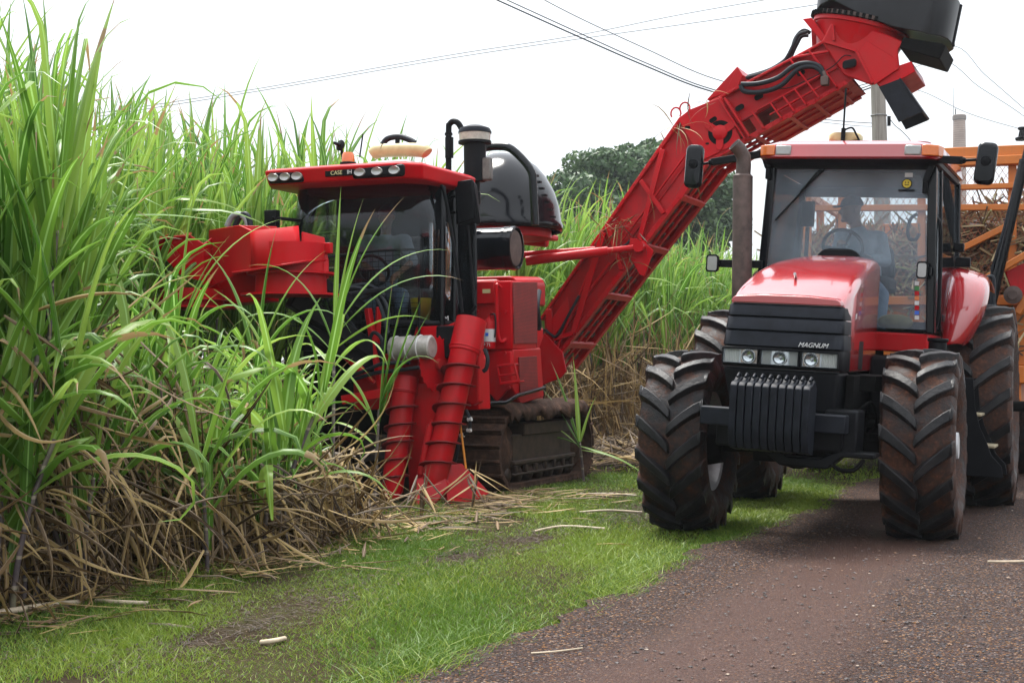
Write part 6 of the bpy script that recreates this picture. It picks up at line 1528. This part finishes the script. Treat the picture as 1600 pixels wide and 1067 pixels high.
Jt=J_(T.on_x,dict(hip=(1352,446,-2.42),chest=(1347,388,-2.42),neck=(1338,354,-2.38),head=(1331,328,-2.33),shl=(1374,374,-2.48),shr=(1317,370,-2.28),ell=(1383,408,-2.28),elr=(1306,402,-2.08),hal=(1357,404,-2.0),har=(1312,385,-1.86),
  hil=(1362,452,-2.36),hir=(1340,452,-2.32),knl=(1376,462,-1.98),knr=(1350,462,-1.92),fol=(1372,523,-1.80),for_=(1346,523,-1.75)))
Jt['for']=Jt.pop('for_')
person('tractor driver in grey shirt and dark cap at the steering wheel',T,Jt,(.45,-.9,-.05),(M['shirt'],True),M['denim'],M['cap'])
Jh=J_(hx,dict(hip=(598,452,.18),chest=(602,398,.16),neck=(603,365,.18),head=(604,340,.22),shl=(632,377,.16),shr=(574,378,.16),ell=(645,408,.28),elr=(566,412,.28),hal=(622,428,.50),har=(590,428,.50),
  hil=(612,460,.2),hir=(586,460,.2),knl=(628,462,.62),knr=(576,464,.62),fol=(626,510,.72),for_=(580,512,.72)))
Jh['for']=Jh.pop('for_')
person('harvester operator in grey shirt and jeans behind the dark cab glass',Hf,Jh,(1,.15,-.15),(M['shirt'],False),M['denim'],M['cap'])

# ================================================================ far things
def big_tree(px,py_top,D,hw,name,label,seed):
    c=at(px,YH,D); ztop_=at(px,py_top,D).z; r=random.Random(seed); root=empty(name,(c.x,c.y,0))
    mb=MB(); mb.tube([(0,0,-.2),(.1,0,1.8),(0,.1,4.2),(.2,0,7)],[.6,.5,.42,.3],12)
    for k in range(7):
        a=2*pi*k/7; mb.tube([(0,0,3.0+.2*k),(1.4*cos(a),1.4*sin(a),5.2+.2*k),(3.0*cos(a),3.0*sin(a),8.0+.3*k)],[.22,.16,.07],8)
    mb.build('trunk',M['rust'],root)
    zc=9.2; rr=np.random.default_rng(seed); P=[]
    puffs=[]
    for i in range(300):
        a=r.uniform(0,2*pi); e=math.asin(r.uniform(-1,1)); k=r.uniform(.6,1.0)
        x=hw*k*cos(e)*cos(a); y=hw*k*cos(e)*sin(a); h=(ztop_-zc-.35)*(1+.05*sin(a*2+1)*cos(e))
        puffs.append((x,y,zc+h*k*sin(e)*(1 if e>0 else 1.3),r.uniform(.6,1.35)))
    n=400; allc=[]
    for (x,y,z,s) in puffs:
        d=rr.normal(size=(n,3)); d/=np.linalg.norm(d,axis=1)[:,None]; rad=s*rr.uniform(.55,1.05,n)**.6
        q=np.stack([x+d[:,0]*rad,y+d[:,1]*rad,z+d[:,2]*rad*.75],1); allc.append((q,d,np.full(n,r.random())))
    C=np.concatenate([a[0] for a in allc]); N=np.concatenate([a[1] for a in allc]); G=np.concatenate([a[2] for a in allc]); n=len(C)
    N=N+rr.normal(size=(n,3))*.6; N/=np.linalg.norm(N,axis=1)[:,None]; t=np.cross(N,rr.normal(size=(n,3))); t/=np.linalg.norm(t,axis=1)[:,None]; b=np.cross(N,t)
    L=rr.uniform(.11,.23,n)[:,None]; w=L*.5
    V=np.stack([C-t*L,C+b*w,C+t*L,C-b*w],1).reshape(-1,3); F=np.arange(n*4).reshape(-1,4); R=np.repeat(np.clip(G*.6+rr.uniform(0,.4,n),0,.999),4)
    UV=np.tile(np.array([[.1,.2],[.3,.2],[.3,.5],[.1,.5]],np.float32),(n,1))
    o=link_mesh('crown',np_mesh('crown',V,F,UV,R,[M['treeleaf']]),root); o.data.polygons.foreach_set('use_smooth',np.zeros(n,dtype=bool))
    return tag(root,label,'tree')
big_tree(1001,224,78,5.1,'mango_tree','large round dark green tree beyond the cane field',3)
# pole
D=30; pb=at(1390,600,D); pt=at(1371,118,D)
def m_conc():
    t=NT('weathered_pole'); tc=t.n('ShaderNodeTexCoord'); mp=t.n('ShaderNodeMapping'); mp.inputs['Scale'].default_value=(9,9,.5); t.l(tc.outputs['Object'],mp.inputs['Vector'])
    a=t.noise(1.0,6,.65,vec=mp.outputs[0]); r=t.ramp(a.outputs['Fac'],[(.3,(.14,.12,.10)),(.5,(.27,.25,.22)),(.7,(.38,.35,.31))]); return t.done(t.bsdf(r.outputs[0],.85,normal=t.bump(a.outputs['Fac'],.4,.02)))
pr=empty('utility_pole',(pb.x,pb.y,0)); pt=pt-Vector((pb.x,pb.y,0))
MB().tube([(0,0,-.05),pt*.5,pt],[.20,.175,.145],16).build('shaft',m_conc(),pr,smooth=50)
mb=MB(); g0=at(1372,181,D)-Vector((pb.x,pb.y,0)); mb.tube([Vector((pt.x*(g0.z/pt.z)+.165*cos(t),.165*sin(t),g0.z)) for t in [2*pi*i/16 for i in range(16)]],.012,6,closed=True)
mb.build('strap',M['steel'],pr); 
mb=MB(); a=at(1389,182,D)-Vector((pb.x,pb.y,0)); mb.beam(a,a+Vector((0,0,-.2)),.06,.06); mb.build('cable_clamp',M['black'],pr)
tag(pr,'leaning weathered utility pole behind the tractor cab roof','utility pole')
# chimney
D=230; cb=at(1499,YH,D); zt_=at(1499,180,D).z; ch=empty('brick_chimney',(cb.x,cb.y,0))
def m_brick():
    t=NT('old_brick'); tc=t.n('ShaderNodeTexCoord'); w=t.n('ShaderNodeTexWave'); w.bands_direction='Z'; w.inputs['Scale'].default_value=.9; w.inputs['Distortion'].default_value=.6; t.l(tc.outputs['Object'],w.inputs['Vector'])
    a=t.noise(.8,6,.6); f=t.math('ADD',t.math('MULTIPLY',w.outputs['Fac'],.3),t.math('MULTIPLY',a.outputs['Fac'],.7)); r=t.ramp(f,[(.3,(.22,.16,.13)),(.7,(.36,.27,.22))]); return t.done(t.bsdf(r.outputs[0],.9))
mb=MB(); mb.lathe([(1.35,-1),(.98,zt_-2.6),(.93,zt_-.3)],(0,0,0),(0,0,1),28); mb.build('shaft',m_brick(),ch,smooth=50)
mb=MB(); mb.lathe([(.94,zt_-.9),(1.08,zt_-.75),(1.08,zt_-.15),(.95,zt_),(0,zt_)],(0,0,0),(0,0,1),28); mb.build('cap',m_plain('sooty_brick',(.16,.13,.11),.9),ch)
mb=MB(); mb.cyl((-.9,0,zt_-2),(-.9,0,zt_+4.4),.06,.03); mb.cyl((-.6,0,zt_-.5),(-.6,0,zt_+1.0),.08); mb.build('lightning_rod',M['dark'],ch)
tag(ch,'tall old brick factory chimney far behind the trailer','chimney')
# overhead lines
def line(label,pts,D,r,mat=M['wire']):
    P=[at(a,b,D) for a,b in pts]; return tag(MB().tube(bez(P,8),r,6).build('power_line',mat),label,'power line')
line('thick twisted cable slanting down to the elevator from top centre',[(740,-16),(900,56),(1010,104),(1108,142),(1240,170),(1368,135)],32,.016,M['hose'])
line('twin of the thick twisted cable just above it',[(756,-16),(905,52),(1012,100),(1110,139),(1240,166),(1368,131)],32.2,.012,M['hose'])
line('thin cable sloping to the elevator on the right of the thick one',[(820,-16),(900,26),(1010,77),(1118,124),(1250,150),(1368,128)],32.4,.010,M['hose'])
line('long pale wire rising from the cane to the elevator top, lower one',[(150,183),(420,140),(700,92),(900,62),(1100,34),(1300,4),(1420,-16)],95,.030)
line('long pale wire rising from the cane to the elevator top, upper one',[(150,178),(420,136),(700,87),(900,56),(1060,24),(1220,-4),(1300,-18)],95.5,.030)
line('wire running from the black hood to the right edge, upper one',[(1376,128),(1484,72),(1540,118),(1600,170),(1680,240)],45,.012)
line('wire running from the black hood to the right edge, lower one',[(1376,130),(1470,95),(1530,136),(1600,182),(1680,250)],45.5,.012)
line('low wire sagging behind the chimney top',[(1376,132),(1440,143),(1510,176),(1588,200),(1680,222)],46,.012)
line('short wire reaching the pole below the elevator',[(1200,170),(1266,184),(1320,190),(1366,193)],31,.008,M['hose'])
line('wire touching the pole just under the strap',[(1240,186),(1300,193),(1340,197),(1368,198)],31.2,.006,M['hose'])
line('slack cable looping down from the pole clamp',[(1389,184),(1398,196),(1410,206),(1424,222),(1440,250)],29.8,.008,M['hose'])
ib=at(1597,199,46); io=empty('line_insulator',ib); MB().lathe([(0,0),(.12,.0),(.14,-.06),(.08,-.10),(.10,-.16),(.12,-.3),(.22,-.34),(.2,-.42),(0,-.42)],(0,0,0),(0,0,1),14).build('insulator_body',M['black'],io); tag(io,'small dark insulator hanging on the wire at the right edge','insulator')
# ================================================================ keep the tree to thing > part > sub-part
def hop(o):
    p=o.parent; b=p.matrix_basis @ o.matrix_basis; o.parent=p.parent; o.matrix_basis=b
for o in [q for q in bpy.data.objects if q.name.split('.')[0] in ('cab_roof','mirror','work_lamp','front_guard') and q.parent and q.parent.name.split('.')[0]=='cab']: hop(o)
for o in [q for q in bpy.data.objects if q.name.split('.')[0] in ('headlight','lamp_recess','beacon','cream_tank') and q.parent and q.parent.name.split('.')[0] in ('headlight_panel','cab_roof')]: hop(o)
def depth(o):
    d=0
    while o.parent: o=o.parent; d+=1
    return d
for _ in range(3):
    for o in [q for q in bpy.data.objects if depth(q)>2]: hop(o)
